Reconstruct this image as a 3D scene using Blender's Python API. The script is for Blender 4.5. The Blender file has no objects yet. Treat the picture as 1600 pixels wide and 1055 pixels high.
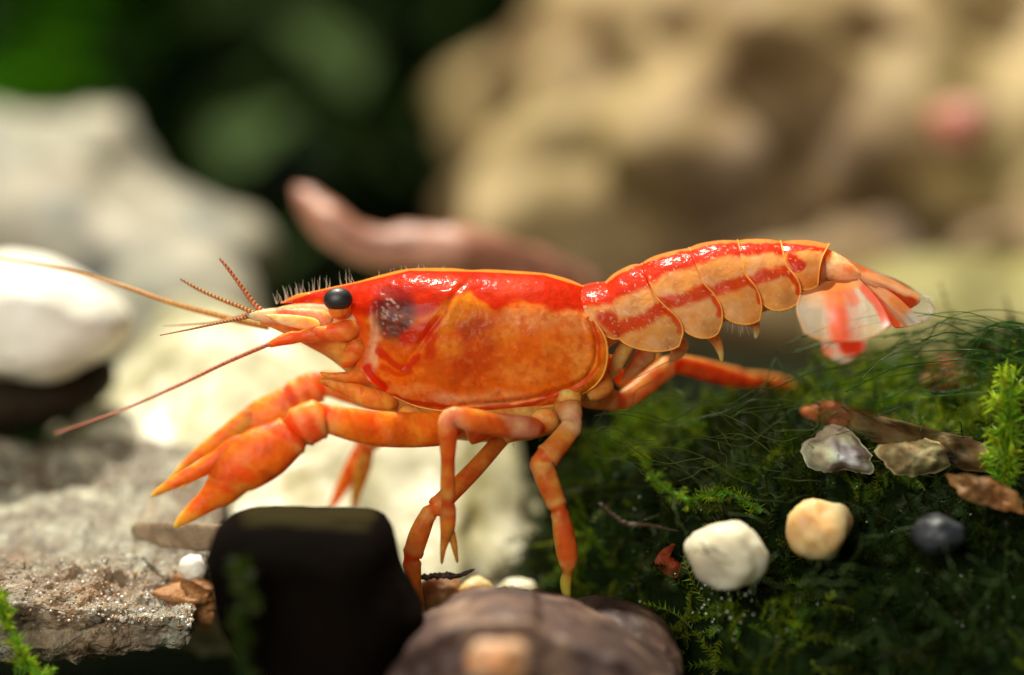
import bpy, bmesh, math, random
import numpy as np
from mathutils import Vector, Matrix

# one Blender unit is one centimetre
sc = bpy.context.scene
sc.unit_settings.system = 'METRIC'
sc.unit_settings.scale_length = 0.01
COL = sc.collection
R = math.radians

# ------------------------------------------------------------------ camera
D, PITCH, PPU = 16.0, R(5.0), 400.0          # distance, downward tilt, photo pixels per cm at the animal
fw = np.array([0.0, math.cos(PITCH), -math.sin(PITCH)])
up = np.array([0.0, math.sin(PITCH), math.cos(PITCH)])
CAM = -fw * D
cam = bpy.data.cameras.new('camera')
cam.sensor_width = 36.0
cam.lens = 36.0 / (2 * (800 / PPU) / D)
cam.clip_start, cam.clip_end = 0.1, 500
cam.dof.use_dof = True
cam.dof.focus_distance = D - 0.12
APERTURE = 0.80
cam.dof.aperture_fstop = cam.lens * 1e-3 / APERTURE
co = bpy.data.objects.new('camera', cam)
co.location = CAM
co.rotation_euler = (R(90) - PITCH, 0, 0)
COL.objects.link(co)
sc.camera = co

# ------------------------------------------------------------------ light
w = bpy.data.worlds.new('World'); sc.world = w; w.use_nodes = True
w.node_tree.nodes['Background'].inputs[0].default_value = (0.75, 0.9, 0.7, 1)
w.node_tree.nodes['Background'].inputs[1].default_value = 0.035

def lamp(name, loc, aim, size, power, color):
    l = bpy.data.lights.new(name, 'AREA'); l.shape = 'DISK'; l.size = size
    l.energy = power; l.color = color
    o = bpy.data.objects.new(name, l); o.location = loc
    o.rotation_euler = (Vector(aim) - Vector(loc)).to_track_quat('-Z', 'Y').to_euler()
    COL.objects.link(o); return o
lamp('aquarium_lamp', (-3.0, 6.0, 21), (0, 0.5, 0), 1.6, 11500, (1.0, 0.95, 0.80))
lamp('front_fill', (-7, -20, 7.5), (0, 0, 0), 14.0, 5000, (1.0, 0.94, 0.84))  # soft front fill from an unseen source, brightens the animal's flank

sc.view_settings.view_transform = 'Standard'
sc.view_settings.look = 'None'
sc.view_settings.exposure = 0.0
sc.view_settings.gamma = 1.0
sc.render.engine = 'CYCLES'
sc.cycles.use_denoising = True
sc.cycles.max_bounces = 8
sc.cycles.transparent_max_bounces = 16

# ------------------------------------------------------------------ numeric helpers
rng = np.random.default_rng(7)
_T = np.random.default_rng(3).random((32, 32, 32)) * 2 - 1

def vnoise(p, seed=0):
    p = np.asarray(p, float) + seed * 7.31
    i = np.floor(p).astype(int); f = p - i; f = f * f * (3 - 2 * f)
    i0 = i & 31; i1 = (i + 1) & 31
    x0, y0, z0 = i0[..., 0], i0[..., 1], i0[..., 2]; x1, y1, z1 = i1[..., 0], i1[..., 1], i1[..., 2]
    fx, fy, fz = f[..., 0], f[..., 1], f[..., 2]
    a = _T[x0, y0, z0] * (1 - fx) + _T[x1, y0, z0] * fx
    b = _T[x0, y1, z0] * (1 - fx) + _T[x1, y1, z0] * fx
    c = _T[x0, y0, z1] * (1 - fx) + _T[x1, y0, z1] * fx
    d = _T[x0, y1, z1] * (1 - fx) + _T[x1, y1, z1] * fx
    return (a * (1 - fy) + b * fy) * (1 - fz) + (c * (1 - fy) + d * fy) * fz

def fbm(p, oct=4, seed=0, gain=0.5):
    s = 0; a = 1.0; p = np.asarray(p, float)
    for k in range(oct):
        s = s + a * vnoise(p * 2.03 ** k, seed + k); a *= gain
    return s

def at(px, py, y):
    """world point at depth y that the lens sees at photo pixel px, py (array friendly)"""
    px, py, y = np.broadcast_arrays(np.asarray(px, float), np.asarray(py, float), np.asarray(y, float))
    ray = fw * D + np.stack([(px - 800) / PPU, 0 * px, 0 * px], -1) + ((527.5 - py) / PPU)[..., None] * up
    t = (y - CAM[1]) / ray[..., 1]
    return CAM + t[..., None] * ray

def upp(y):
    return (D + y) / D / PPU              # cm per photo pixel at depth y

def smooth(a, b, x):
    t = np.clip((x - a) / (b - a), 0, 1); return t * t * (3 - 2 * t)

def spline(pts, n):
    """Catmull-Rom through pts, n samples evenly spaced along the curve"""
    P = np.asarray(pts, float)
    if len(P) == 2:
        t = np.linspace(0, 1, n)[:, None]; return P[0] * (1 - t) + P[1] * t
    E = np.vstack([2 * P[0] - P[1], P, 2 * P[-1] - P[-2]])
    out = []
    for i in range(len(P) - 1):
        p0, p1, p2, p3 = E[i:i + 4]
        t = np.linspace(0, 1, 24, endpoint=False)[:, None]
        out.append(0.5 * (2 * p1 + (p2 - p0) * t + (2 * p0 - 5 * p1 + 4 * p2 - p3) * t ** 2 + (3 * p1 - p0 - 3 * p2 + p3) * t ** 3))
    out.append(P[-1:]); Q = np.vstack(out)
    s = np.concatenate([[0], np.cumsum(np.linalg.norm(np.diff(Q[:, :2] if Q.shape[1] < 3 else Q[:, :3], axis=0), axis=1))])
    u = np.linspace(0, s[-1], n)
    return np.stack([np.interp(u, s, Q[:, k]) for k in range(Q.shape[1])], 1)

def interp(xs, ys, x):
    return np.interp(x, xs, ys)

# ------------------------------------------------------------------ object helpers
def mk(name, V, F, mat, parent=None, origin=(0, 0, 0), col=None, smoothf=True):
    V = np.asarray(V, float) - np.asarray(origin, float)
    me = bpy.data.meshes.new(name)
    if isinstance(F, np.ndarray):
        k = F.shape[1]
        me.vertices.add(len(V)); me.vertices.foreach_set('co', V.astype(np.float32).ravel())
        me.loops.add(F.size); me.loops.foreach_set('vertex_index', F.astype(np.int32).ravel())
        me.polygons.add(len(F)); me.polygons.foreach_set('loop_start', np.arange(0, F.size, k, dtype=np.int32))
        me.update(calc_edges=True); me.validate()
    else:
        me.from_pydata(V.tolist(), [], F); me.update()
    me.polygons.foreach_set('use_smooth', np.full(len(me.polygons), smoothf))
    if col is not None:
        c = np.ones((len(V), 4), np.float32); c[:, :col.shape[1]] = col
        a = me.color_attributes.new('Col', 'FLOAT_COLOR', 'POINT'); a.data.foreach_set('color', c.ravel())
    me.materials.append(mat)
    o = bpy.data.objects.new(name, me); COL.objects.link(o)
    if parent is not None:
        o.parent = parent
    else:
        o.location = origin
    return o

def tag(o, label, cat=None, group=None, kind=None):
    if label: o['label'] = label
    if cat: o['category'] = cat
    if group: o['group'] = group
    if kind: o['kind'] = kind
    return o

def thing(name, loc, label, cat, group=None):
    o = bpy.data.objects.new(name, None); o.location = loc; o.empty_display_size = 0.1
    COL.objects.link(o); return tag(o, label, cat, group)

def gridfaces(nu, nv, off=0, wrap=False):
    """vertex index = u*nv + v"""
    u = np.arange(nu - 1)[:, None]; v = np.arange(nv if wrap else nv - 1)[None, :]
    v2 = (v + 1) % nv
    return np.stack([u * nv + v, (u + 1) * nv + v, (u + 1) * nv + v2, u * nv + v2], -1).reshape(-1, 4) + off

def tube(P, r, k=8, rat=1.0):
    """loft of rings along P; in the ring one axis lies in the picture plane, the other in depth"""
    P = np.asarray(P, float); r = np.asarray(r, float); n = len(P)
    T = np.gradient(P, axis=0); T /= np.linalg.norm(T, axis=1)[:, None] + 1e-9
    Y = np.tile([0.0, 1.0, 0.0], (n, 1))
    a = np.cross(T, Y); bad = np.linalg.norm(a, axis=1) < 0.15
    a[bad] = np.cross(T[bad], [1.0, 0, 0]); a /= np.linalg.norm(a, axis=1)[:, None]
    b = np.cross(T, a)
    th = np.arange(k) * 2 * math.pi / k
    V = P[:, None] + r[:, None, None] * (a[:, None] * np.cos(th)[None, :, None] + rat * b[:, None] * np.sin(th)[None, :, None])
    V = V.reshape(-1, 3); F = gridfaces(n, k, 0, True)
    V = np.vstack([V, P[0], P[-1]]); i0, i1 = n * k, n * k + 1
    ring = np.arange(k); nx = (ring + 1) % k
    c0 = np.stack([np.full(k, i0), ring, nx, nx], 1)
    c1 = np.stack([np.full(k, i1), (n - 1) * k + nx, (n - 1) * k + ring, (n - 1) * k + ring], 1)
    F = [tuple(f) for f in F.tolist()] + [(f[0], f[1], f[2]) for f in c0.tolist()] + [(f[0], f[1], f[2]) for f in c1.tolist()]
    t = np.concatenate([np.repeat(np.linspace(0, 1, n), k), [0, 1]])
    ang = np.concatenate([np.tile(th, n), [0, 0]])
    return V, F, t, ang

def join(parts):
    V = []; F = []; off = 0; C = []
    for v, f, c in parts:
        V.append(v); C.append(c); F += [tuple(i + off for i in q) for q in (f.tolist() if isinstance(f, np.ndarray) else f)]; off += len(v)
    return np.vstack(V), F, np.vstack(C)

# ------------------------------------------------------------------ materials
def newmat(name):
    m = bpy.data.materials.new(name); m.use_nodes = True
    nt = m.node_tree; b = nt.nodes['Principled BSDF']
    return m, nt, b

def N(nt, t, **kw):
    n = nt.nodes.new(t)
    for k, v in kw.items(): setattr(n, k, v)
    return n

def ramp(nt, stops, fac):
    r = N(nt, 'ShaderNodeValToRGB'); e = r.color_ramp.elements
    while len(e) < len(stops): e.new(0.5)
    for x, (p, c) in zip(e, stops): x.position = p; x.color = (*c, 1)
    nt.links.new(fac, r.inputs[0]); return r.outputs[0]

def rockmat(name, stops, scale=3, detail=8, rough=0.6, bump=0.3, bscale=25, spec=0.4, patch=None, grain=None, sss=0.0):
    m, nt, b = newmat(name)
    tc = N(nt, 'ShaderNodeTexCoord').outputs['Object']
    n1 = N(nt, 'ShaderNodeTexNoise'); n1.inputs['Scale'].default_value = scale; n1.inputs['Detail'].default_value = detail
    n1.inputs['Roughness'].default_value = 0.65; n1.inputs['Distortion'].default_value = 0.4
    nt.links.new(tc, n1.inputs['Vector'])
    c = ramp(nt, stops, n1.outputs['Fac'])
    if patch:
        col, psc, lo, hi = patch
        n2 = N(nt, 'ShaderNodeTexNoise'); n2.inputs['Scale'].default_value = psc; n2.inputs['Detail'].default_value = 6
        nt.links.new(tc, n2.inputs['Vector'])
        mr = N(nt, 'ShaderNodeMapRange'); mr.inputs[1].default_value = lo; mr.inputs[2].default_value = hi
        nt.links.new(n2.outputs['Fac'], mr.inputs[0])
        mx = N(nt, 'ShaderNodeMix', data_type='RGBA'); nt.links.new(mr.outputs[0], mx.inputs[0])
        nt.links.new(c, mx.inputs[6]); mx.inputs[7].default_value = (*col, 1); c = mx.outputs[2]
    if grain:
        gsc, lo_c, hi_c = grain
        v = N(nt, 'ShaderNodeTexVoronoi'); v.inputs['Scale'].default_value = gsc; nt.links.new(tc, v.inputs['Vector'])
        sep = N(nt, 'ShaderNodeSeparateColor'); nt.links.new(v.outputs['Color'], sep.inputs[0])
        gc = ramp(nt, [(0, (0.55,) * 3), (0.5, lo_c), (0.8, (1, 1, 1)), (1, hi_c)], sep.outputs[0])
        mx = N(nt, 'ShaderNodeMix', data_type='RGBA', blend_type='MULTIPLY'); mx.inputs[0].default_value = 0.75
        nt.links.new(c, mx.inputs[6]); nt.links.new(gc, mx.inputs[7]); c = mx.outputs[2]
    nt.links.new(c, b.inputs['Base Color'])
    b.inputs['Roughness'].default_value = rough; b.inputs['Specular IOR Level'].default_value = spec
    b.inputs['Subsurface Weight'].default_value = sss; b.inputs['Subsurface Radius'].default_value = (0.12, 0.09, 0.05); b.inputs['Subsurface Scale'].default_value = 1.0
    n3 = N(nt, 'ShaderNodeTexNoise'); n3.inputs['Scale'].default_value = bscale; n3.inputs['Detail'].default_value = 6
    nt.links.new(tc, n3.inputs['Vector'])
    bp = N(nt, 'ShaderNodeBump'); bp.inputs['Strength'].default_value = bump; bp.inputs['Distance'].default_value = 0.03
    nt.links.new(n3.outputs['Fac'], bp.inputs['Height']); nt.links.new(bp.outputs[0], b.inputs['Normal'])
    return m

def pigment(name, sss=0.0, clear=0.0, rad=(0.12, 0.04, 0.012), rough=0.35, translucent=0.0, alpha=False, spec=0.5, mott=0.18, msc=40, bump=0.12, bsc=60, coat=0.0):
    """colour from the pigment attribute, fine mottling and pitting from noise"""
    m, nt, b = newmat(name)
    at_ = N(nt, 'ShaderNodeAttribute', attribute_name='Col')
    tc = N(nt, 'ShaderNodeTexCoord').outputs['Object']
    n1 = N(nt, 'ShaderNodeTexNoise'); n1.inputs['Scale'].default_value = msc; n1.inputs['Detail'].default_value = 5
    nt.links.new(tc, n1.inputs['Vector'])
    g = ramp(nt, [(0.3, (1 - 2 * mott, 1 - 3 * mott, 1 - 3 * mott)), (0.7, (1 + mott, 1 + mott * 1.6, 1 + mott * 1.6))], n1.outputs['Fac'])
    mx = N(nt, 'ShaderNodeMix', data_type='RGBA', blend_type='MULTIPLY'); mx.inputs[0].default_value = 1
    nt.links.new(at_.outputs['Color'], mx.inputs[6]); nt.links.new(g, mx.inputs[7]); c = mx.outputs[2]
    nt.links.new(c, b.inputs['Base Color'])
    b.inputs['Roughness'].default_value = rough; b.inputs['Specular IOR Level'].default_value = spec
    b.inputs['Subsurface Weight'].default_value = sss; b.inputs['Subsurface Radius'].default_value = rad
    b.inputs['Subsurface Scale'].default_value = 1.0
    b.inputs['Coat Weight'].default_value = coat; b.inputs['Coat Roughness'].default_value = 0.12
    n2 = N(nt, 'ShaderNodeTexNoise'); n2.inputs['Scale'].default_value = bsc; n2.inputs['Detail'].default_value = 4
    nt.links.new(tc, n2.inputs['Vector'])
    bp = N(nt, 'ShaderNodeBump'); bp.inputs['Strength'].default_value = bump; bp.inputs['Distance'].default_value = 0.012
    nt.links.new(n2.outputs['Fac'], bp.inputs['Height']); nt.links.new(bp.outputs[0], b.inputs['Normal'])
    nt.links.new(bp.outputs[0], b.inputs['Coat Normal'])
    out = nt.nodes['Material Output']; s = b.outputs[0]
    if translucent:
        tr = N(nt, 'ShaderNodeBsdfTranslucent'); nt.links.new(c, tr.inputs[0])
        ms = N(nt, 'ShaderNodeMixShader'); ms.inputs[0].default_value = translucent
        nt.links.new(s, ms.inputs[1]); nt.links.new(tr.outputs[0], ms.inputs[2]); s = ms.outputs[0]
    if clear:
        tp = N(nt, 'ShaderNodeBsdfTransparent'); nt.links.new(c, tp.inputs[0]); ms = N(nt, 'ShaderNodeMixShader'); ms.inputs[0].default_value = clear
        nt.links.new(s, ms.inputs[1]); nt.links.new(tp.outputs[0], ms.inputs[2]); s = ms.outputs[0]
    if alpha:
        tp = N(nt, 'ShaderNodeBsdfTransparent'); ms = N(nt, 'ShaderNodeMixShader')
        nt.links.new(at_.outputs['Alpha'], ms.inputs[0]); nt.links.new(tp.outputs[0], ms.inputs[1]); nt.links.new(s, ms.inputs[2]); s = ms.outputs[0]
    nt.links.new(s, out.inputs[0])
    return m

M = {}
M['shell'] = pigment('crayfish_shell', translucent=0.36, spec=0.05, rough=0.45, coat=0.22, bump=0.5, bsc=26, msc=22, mott=0.07)
M['flesh'] = pigment('crayfish_flesh', sss=0.9, rad=(0.25, 0.09, 0.02), rough=0.45, spec=0.15, bump=0.1, mott=0.08)
M['limb'] = pigment('crayfish_limb', sss=0.85, rad=(0.22, 0.075, 0.016), rough=0.4, spec=0.2, bump=0.6, bsc=34, mott=0.16, msc=13)
M['leg'] = pigment('crayfish_leg', sss=0.9, clear=0.32, rad=(0.22, 0.075, 0.016), rough=0.35, spec=0.15, bump=0.3, bsc=22, mott=0.16, msc=15)
M['fin'] = pigment('crayfish_fin', translucent=0.5, rough=0.3, alpha=True, bump=0.05, bsc=20, spec=0.2, mott=0.05, msc=12)
M['hair'] = pigment('crayfish_bristle', translucent=0.4, alpha=True, mott=0.05)
M['feeler'] = pigment('crayfish_feeler', translucent=0.4, mott=0.08)
m, nt, b = newmat('crayfish_eye')
b.inputs['Base Color'].default_value = (0.016, 0.014, 0.013, 1); b.inputs['Roughness'].default_value = 0.5
b.inputs['Coat Weight'].default_value = 0.25; b.inputs['Coat Roughness'].default_value = 0.35
v = N(nt, 'ShaderNodeTexVoronoi'); v.inputs['Scale'].default_value = 160
bp = N(nt, 'ShaderNodeBump'); bp.inputs['Strength'].default_value = 0.25; bp.inputs['Distance'].default_value = 0.003
nt.links.new(N(nt, 'ShaderNodeTexCoord').outputs['Object'], v.inputs['Vector']); nt.links.new(v.outputs['Distance'], bp.inputs['Height']); nt.links.new(bp.outputs[0], b.inputs['Normal'])
M['eye'] = m
M['slab'] = rockmat('weathered_slab', [(0.3, (0.06, 0.042, 0.026)), (0.44, (0.17, 0.14, 0.095)), (0.54, (0.26, 0.26, 0.20)), (0.68, (0.46, 0.43, 0.33))], 4.5, 10, 0.55, 0.9, 30, 0.5,
                    patch=((0.22, 0.12, 0.05), 1.6, 0.54, 0.74), grain=(38, (0.85, 0.7, 0.55), (1.5, 1.5, 1.4)))
M['pale'] = rockmat('pale_limestone', [(0.28, (0.14, 0.13, 0.06)), (0.42, (0.32, 0.29, 0.16)), (0.53, (0.48, 0.44, 0.27)), (0.62, (0.82, 0.79, 0.64)), (0.72, (0.92, 0.9, 0.82))], 2.6, 6, 0.55, 0.8, 9, 0.4, patch=((0.30, 0.25, 0.08), 2.3, 0.54, 0.72))  # white upper stops paint glare patches into the stone
M['white'] = rockmat('white_pebble', [(0.25, (0.62, 0.56, 0.44)), (0.55, (0.82, 0.8, 0.7)), (0.8, (0.9, 0.88, 0.82))], 1.5, 5, 0.5, 0.2, 12)
M['backrock'] = rockmat('grey_beige_stone', [(0.25, (0.18, 0.19, 0.16)), (0.42, (0.22, 0.21, 0.16)), (0.54, (0.36, 0.32, 0.24)), (0.68, (0.58, 0.54, 0.45))], 1.1, 5, 0.7, 0.4, 5, patch=((0.10, 0.12, 0.12), 1.1, 0.52, 0.66))
M['boulder'] = rockmat('tan_boulder', [(0.34, (0.03, 0.015, 0.006)), (0.46, (0.15, 0.09, 0.035)), (0.55, (0.31, 0.22, 0.095)), (0.68, (0.52, 0.38, 0.2))], 0.65, 6, 0.7, 0.6, 3, patch=((0.2, 0.15, 0.05), 0.5, 0.5, 0.7))
M['dark'] = rockmat('black_stone', [(0.3, (0.0016, 0.001, 0.0006)), (0.7, (0.005, 0.0032, 0.002))], 2, 5, 0.9, 0.4, 12, 0.02)
M['hollow'] = rockmat('gap_shade_brown', [(0.3, (0.006, 0.004, 0.002)), (0.7, (0.03, 0.02, 0.01))], 3, 5, 0.8, 0.4, 9, 0.1)  # dark colour standing for the shaded gap under the white pebble
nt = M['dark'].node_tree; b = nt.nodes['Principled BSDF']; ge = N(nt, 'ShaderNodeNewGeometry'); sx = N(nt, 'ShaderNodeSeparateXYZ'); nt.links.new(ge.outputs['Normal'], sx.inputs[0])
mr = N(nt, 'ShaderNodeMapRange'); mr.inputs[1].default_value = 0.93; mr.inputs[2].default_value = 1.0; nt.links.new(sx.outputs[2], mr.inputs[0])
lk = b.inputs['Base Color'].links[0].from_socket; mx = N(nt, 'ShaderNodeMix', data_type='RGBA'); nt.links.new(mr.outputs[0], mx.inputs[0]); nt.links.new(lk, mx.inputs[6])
mx.inputs[7].default_value = (0.025, 0.02, 0.007, 1); nt.links.new(mx.outputs[2], b.inputs['Base Color'])      # light on its flat top, painted in as a paler olive
M['brown'] = rockmat('brown_stone', [(0.36, (0.025, 0.014, 0.013)), (0.5, (0.085, 0.048, 0.038)), (0.64, (0.24, 0.15, 0.10))], 3.0, 8, 0.55, 0.3, 18, 0.3, patch=((0.36, 0.24, 0.15), 1.4, 0.54, 0.68))
M['cream'] = rockmat('cream_pebble', [(0.3, (0.5, 0.46, 0.32)), (0.7, (0.74, 0.70, 0.54))], 3, 5, 0.5, 0.12, 14, sss=0.8)
M['amber'] = rockmat('amber_pebble', [(0.35, (0.62, 0.33, 0.10)), (0.52, (0.62, 0.46, 0.22)), (0.7, (0.7, 0.62, 0.42))], 3, 5, 0.5, 0.12, 14, sss=0.8)
M['orange'] = rockmat('orange_pebble', [(0.4, (0.65, 0.24, 0.07)), (0.52, (0.6, 0.4, 0.25)), (0.65, (0.5, 0.44, 0.38))], 1.6, 4, 0.5, 0.3, 14)
M['slate'] = rockmat('slate_pebble', [(0.3, (0.012, 0.014, 0.018)), (0.7, (0.04, 0.045, 0.055))], 4, 5, 0.5, 0.3, 14)
M['wood'] = rockmat('wet_wood', [(0.3, (0.10, 0.045, 0.03)), (0.55, (0.26, 0.13, 0.085)), (0.8, (0.36, 0.2, 0.14))], 3, 6, 0.5, 0.5, 14, 0.4)
M['rust'] = rockmat('rusty_detritus', [(0.3, (0.16, 0.06, 0.015)), (0.55, (0.34, 0.15, 0.045)), (0.8, (0.5, 0.3, 0.14))], 9, 6, 0.6, 0.5, 40)
M['ground'] = rockmat('mossy_gravel', [(0.3, (0.008, 0.012, 0.004)), (0.5, (0.02, 0.03, 0.008)), (0.75, (0.06, 0.05, 0.025))], 1.2, 8, 0.8, 0.8, 8)
M['yellow'] = rockmat('olive_stone', [(0.3, (0.12, 0.1, 0.03)), (0.55, (0.28, 0.25, 0.08)), (0.8, (0.42, 0.36, 0.16))], 0.9, 5, 0.7, 0.5, 4)
M['moss'] = pigment('moss_leaf', translucent=0.4, rough=0.5, mott=0.15, bump=0.0, spec=0.18)
M['plant'] = pigment('plant_leaf', translucent=0.4, rough=0.6, spec=0.08, mott=0.2, msc=6, bump=0.1, bsc=8)
M['algae'] = pigment('algae_thread', translucent=0.4, spec=0.25, rough=0.3, mott=0.1, bump=0.0)
M['thin'] = pigment('thin_shell', translucent=0.5, rough=0.5, spec=0.2, mott=0.2, msc=10, bump=0.3, bsc=14)

# ------------------------------------------------------------------ rock builders
def ico(sub):
    bm = bmesh.new(); bmesh.ops.create_icosphere(bm, subdivisions=sub, radius=1)
    V = np.array([v.co[:] for v in bm.verts]); F = np.array([[v.index for v in f.verts] for f in bm.faces]); bm.free()
    return V, F
_ICO = {}
def icos(s):
    if s not in _ICO: _ICO[s] = ico(s)
    return _ICO[s]

def outline_rock(name, poly, y0, depth, mat, seed=0, sub=5, box=0.6, amp=0.03, freq=2.5, lean=0.0, dpow=0.7, oct=4, ridges=()):
    """a stone whose silhouette follows the outline; depth = half thickness in cm; lean = cm deeper per cm higher"""
    poly = np.array(spline(list(poly) + [poly[0]], 200))[:-1]
    c = poly.mean(0); rel = poly - c
    th = np.arctan2(-rel[:, 1], rel[:, 0]); rad = np.hypot(rel[:, 0], rel[:, 1]); o = np.argsort(th); th, rad = th[o], rad[o]
    n, F = icos(sub)
    rho = np.hypot(n[:, 0], n[:, 2]); t = np.arctan2(n[:, 2], n[:, 0])
    r = np.interp(t, th, rad, period=2 * math.pi)
    k = rho ** box
    u = upp(y0); base = at(c[0], c[1], y0)
    V = np.stack([r * k * np.cos(t) * u, np.sign(n[:, 1]) * np.abs(n[:, 1]) ** dpow * depth, r * k * np.sin(t) * u], 1)
    s = float(np.mean(rad)) * u
    V = V + n * (fbm(V / s * freq, oct, seed) * amp * s)[:, None]
    for pts, rw, ra in ridges:
        X_, Z_ = c[0] + V[:, 0] / u, c[1] - V[:, 2] / u
        q = Paint(X_, Z_, (0, 0, 0), 1, 0)._dist(spline(pts, 40), True); gsn = ra * np.exp(-(q / rw) ** 2) * (n[:, 1] < 0.2)
        V[:, 1] -= gsn; V[:, 2] += 0.5 * gsn
    V[:, 1] += lean * V[:, 2]
    V = V + base
    lo = base.copy(); lo[2] = V[:, 2].min()
    return mk(name, V, F, mat, None, lo)

def pebble(name, px, py, y, rx, ry, mat, seed=0, depth=None, sub=4, amp=0.12, angular=0.25):
    n, F = icos(sub); u = upp(y)
    g = np.random.default_rng(seed)
    V = n.copy()
    for _ in range(7):                              # worn facets
        d = g.normal(size=3); d /= np.linalg.norm(d); h = 1 - angular * g.uniform(0.3, 1)
        e = V @ d - h; V -= np.where(e > 0, e, 0)[:, None] * d * 0.85
    V = V * (1 + amp * fbm(n * 1.6, 3, seed))[:, None]
    V = V * np.array([rx * u, (depth or rx * u * 0.9), ry * u]) + at(px, py, y)
    lo = at(px, py, y); lo[2] = V[:, 2].min()
    return mk(name, V, F, mat, None, lo)

# ================================================================== THE SETTING
nx, ny = 120, 120
gx = np.linspace(-14, 14, nx); gy = np.linspace(-3.5, 30, ny)
X, Y = np.meshgrid(gx, gy, indexing='ij')
Z = -2.0 + 0.12 * fbm(np.stack([X, Y, 0 * X], -1) * 0.6, 4, 5) + 0.02 * np.clip(Y, 0, 30)
mk('gravel_bed', np.stack([X, Y, Z], -1).reshape(-1, 3), gridfaces(nx, ny), M['ground'])['kind'] = 'structure'

def superrock(name, centre, half, rotx, rotz, mat, sub, seed, box=0.35, amp=0.03, freq=2.0, fine=0.0, roty=0.0):
    n, F = icos(sub)
    s = np.sign(n) * np.abs(n) ** box
    m_ = np.max(np.abs(s), 1); s = s / np.maximum(m_, 1e-6)[:, None] ** 0.75
    V = s * np.array(half)
    V = V + n * (fbm(V * freq, 5, seed) * amp)[:, None]
    if fine: V = V + n * (np.abs(fbm(V * 9, 5, seed + 3, 0.62)) * fine)[:, None]
    Rm = np.array((Matrix.Rotation(rotz, 3, 'Z') @ Matrix.Rotation(roty, 3, 'Y') @ Matrix.Rotation(rotx, 3, 'X')))
    V = V @ Rm.T + np.array(centre)
    lo = np.array(centre, float); lo[2] = V[:, 2].min()
    return mk(name, V, F, mat, None, lo), V, F

# rough slab under the claws
A = at(60, 925, -0.28); B = at(60, 655, 1.15)
tilt = math.atan2(B[2] - A[2], B[1] - A[1]); mid = (A + B) / 2
nrm = np.array([0, -math.sin(tilt), math.cos(tilt)])
slab, SV, SF = superrock('stone_slab', mid - nrm * 0.11 + np.array([-0.62, 0, 0]), (1.30, 0.78, 0.08), tilt, R(2), M['slab'], 7, 4, 0.3, 0.07, 2.2, 0.038, roty=R(4))
tag(slab, 'rough weathered grey-brown stone slab lying tilted beneath the raised orange claws', 'stone')

# pale stones behind the claws
o = outline_rock('pale_stone', [(80, 740), (120, 660), (185, 600), (250, 515), (340, 505), (440, 545), (600, 575), (740, 610), (800, 700), (830, 800), (810, 890), (600, 960), (300, 960), (170, 900)], 1.7, 0.7, M['pale'], 11, 6, 0.7, 0.10, 3.2, 1.15)
tag(o, 'large pale cream stone behind the claws and front legs of the crayfish', 'stone')
o = outline_rock('gap_shade', [(-170, 600), (-60, 560), (80, 562), (165, 566), (180, 590), (150, 630), (60, 668), (-60, 690), (-160, 680)], 1.55, 0.3, M['hollow'], 13, 5, 0.6, 0.06, 2.2)  # dark shape added in place of the pebble's shadow in the gap
tag(o, 'dark brown filler standing in for the shade under the white pebble', 'stone')
o = outline_rock('white_pebble', [(-130, 520), (-110, 430), (-20, 397), (60, 402), (130, 430), (190, 470), (207, 510), (180, 545), (130, 575), (80, 592), (20, 585), (-60, 570)], 1.35, 0.5, M['white'], 17, 5, 0.75, 0.04, 2)
tag(o, 'smooth bright white pebble resting at the edge of the rough slab', 'pebble')
o = outline_rock('back_stone', [(-220, 330), (-160, 220), (-40, 175), (60, 195), (130, 178), (190, 195), (225, 270), (300, 320), (390, 350), (400, 420), (330, 480), (100, 520), (-150, 480)], 4.3, 0.9, M['backrock'], 19, 5, 0.7, 0.1, 2.4, 0.3)
tag(o, 'blurred grey and beige stone behind the white pebble', 'stone')
o = outline_rock('back_stone', [(150, 470), (215, 395), (300, 372), (360, 400), (395, 460), (400, 540), (250, 600), (160, 560)], 3.2, 0.5, M['backrock'], 23, 5, 0.7, 0.06, 2.2, 0.5)
tag(o, 'greyish stone behind the feelers of the crayfish', 'stone')

# large boulder group behind
o = outline_rock('boulder', [(720, 480), (725, 330), (760, 200), (830, 90), (920, -30), (1050, -120), (1300, -160), (1600, -170), (1900, -100), (1950, 200), (1800, 420), (1500, 480), (1100, 500), (800, 520)], 7.0, 2.4, M['boulder'], 29, 6, 0.6, 0.2, 3.0, 0.25)
tag(o, 'huge blurred tan boulder rising behind the tail', 'boulder')
o = outline_rock('boulder', [(1020, 470), (1080, 380), (1200, 340), (1330, 300), (1480, 320), (1640, 300), (1800, 330), (1800, 520), (1300, 540), (1060, 540)], 5.0, 0.9, M['boulder'], 31, 5, 0.6, 0.14, 2.6, 0.3)
tag(o, 'tan rock ledge at the foot of the huge boulder, above the tail', 'rock')
o = outline_rock('olive_stone', [(1270, 520), (1330, 440), (1450, 400), (1600, 420), (1750, 400), (1780, 520), (1600, 580), (1350, 580)], 3.4, 0.7, M['yellow'], 37, 5, 0.65, 0.08, 2.4, 0.5)
tag(o, 'olive yellow stone behind the tail fan', 'stone')

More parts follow.
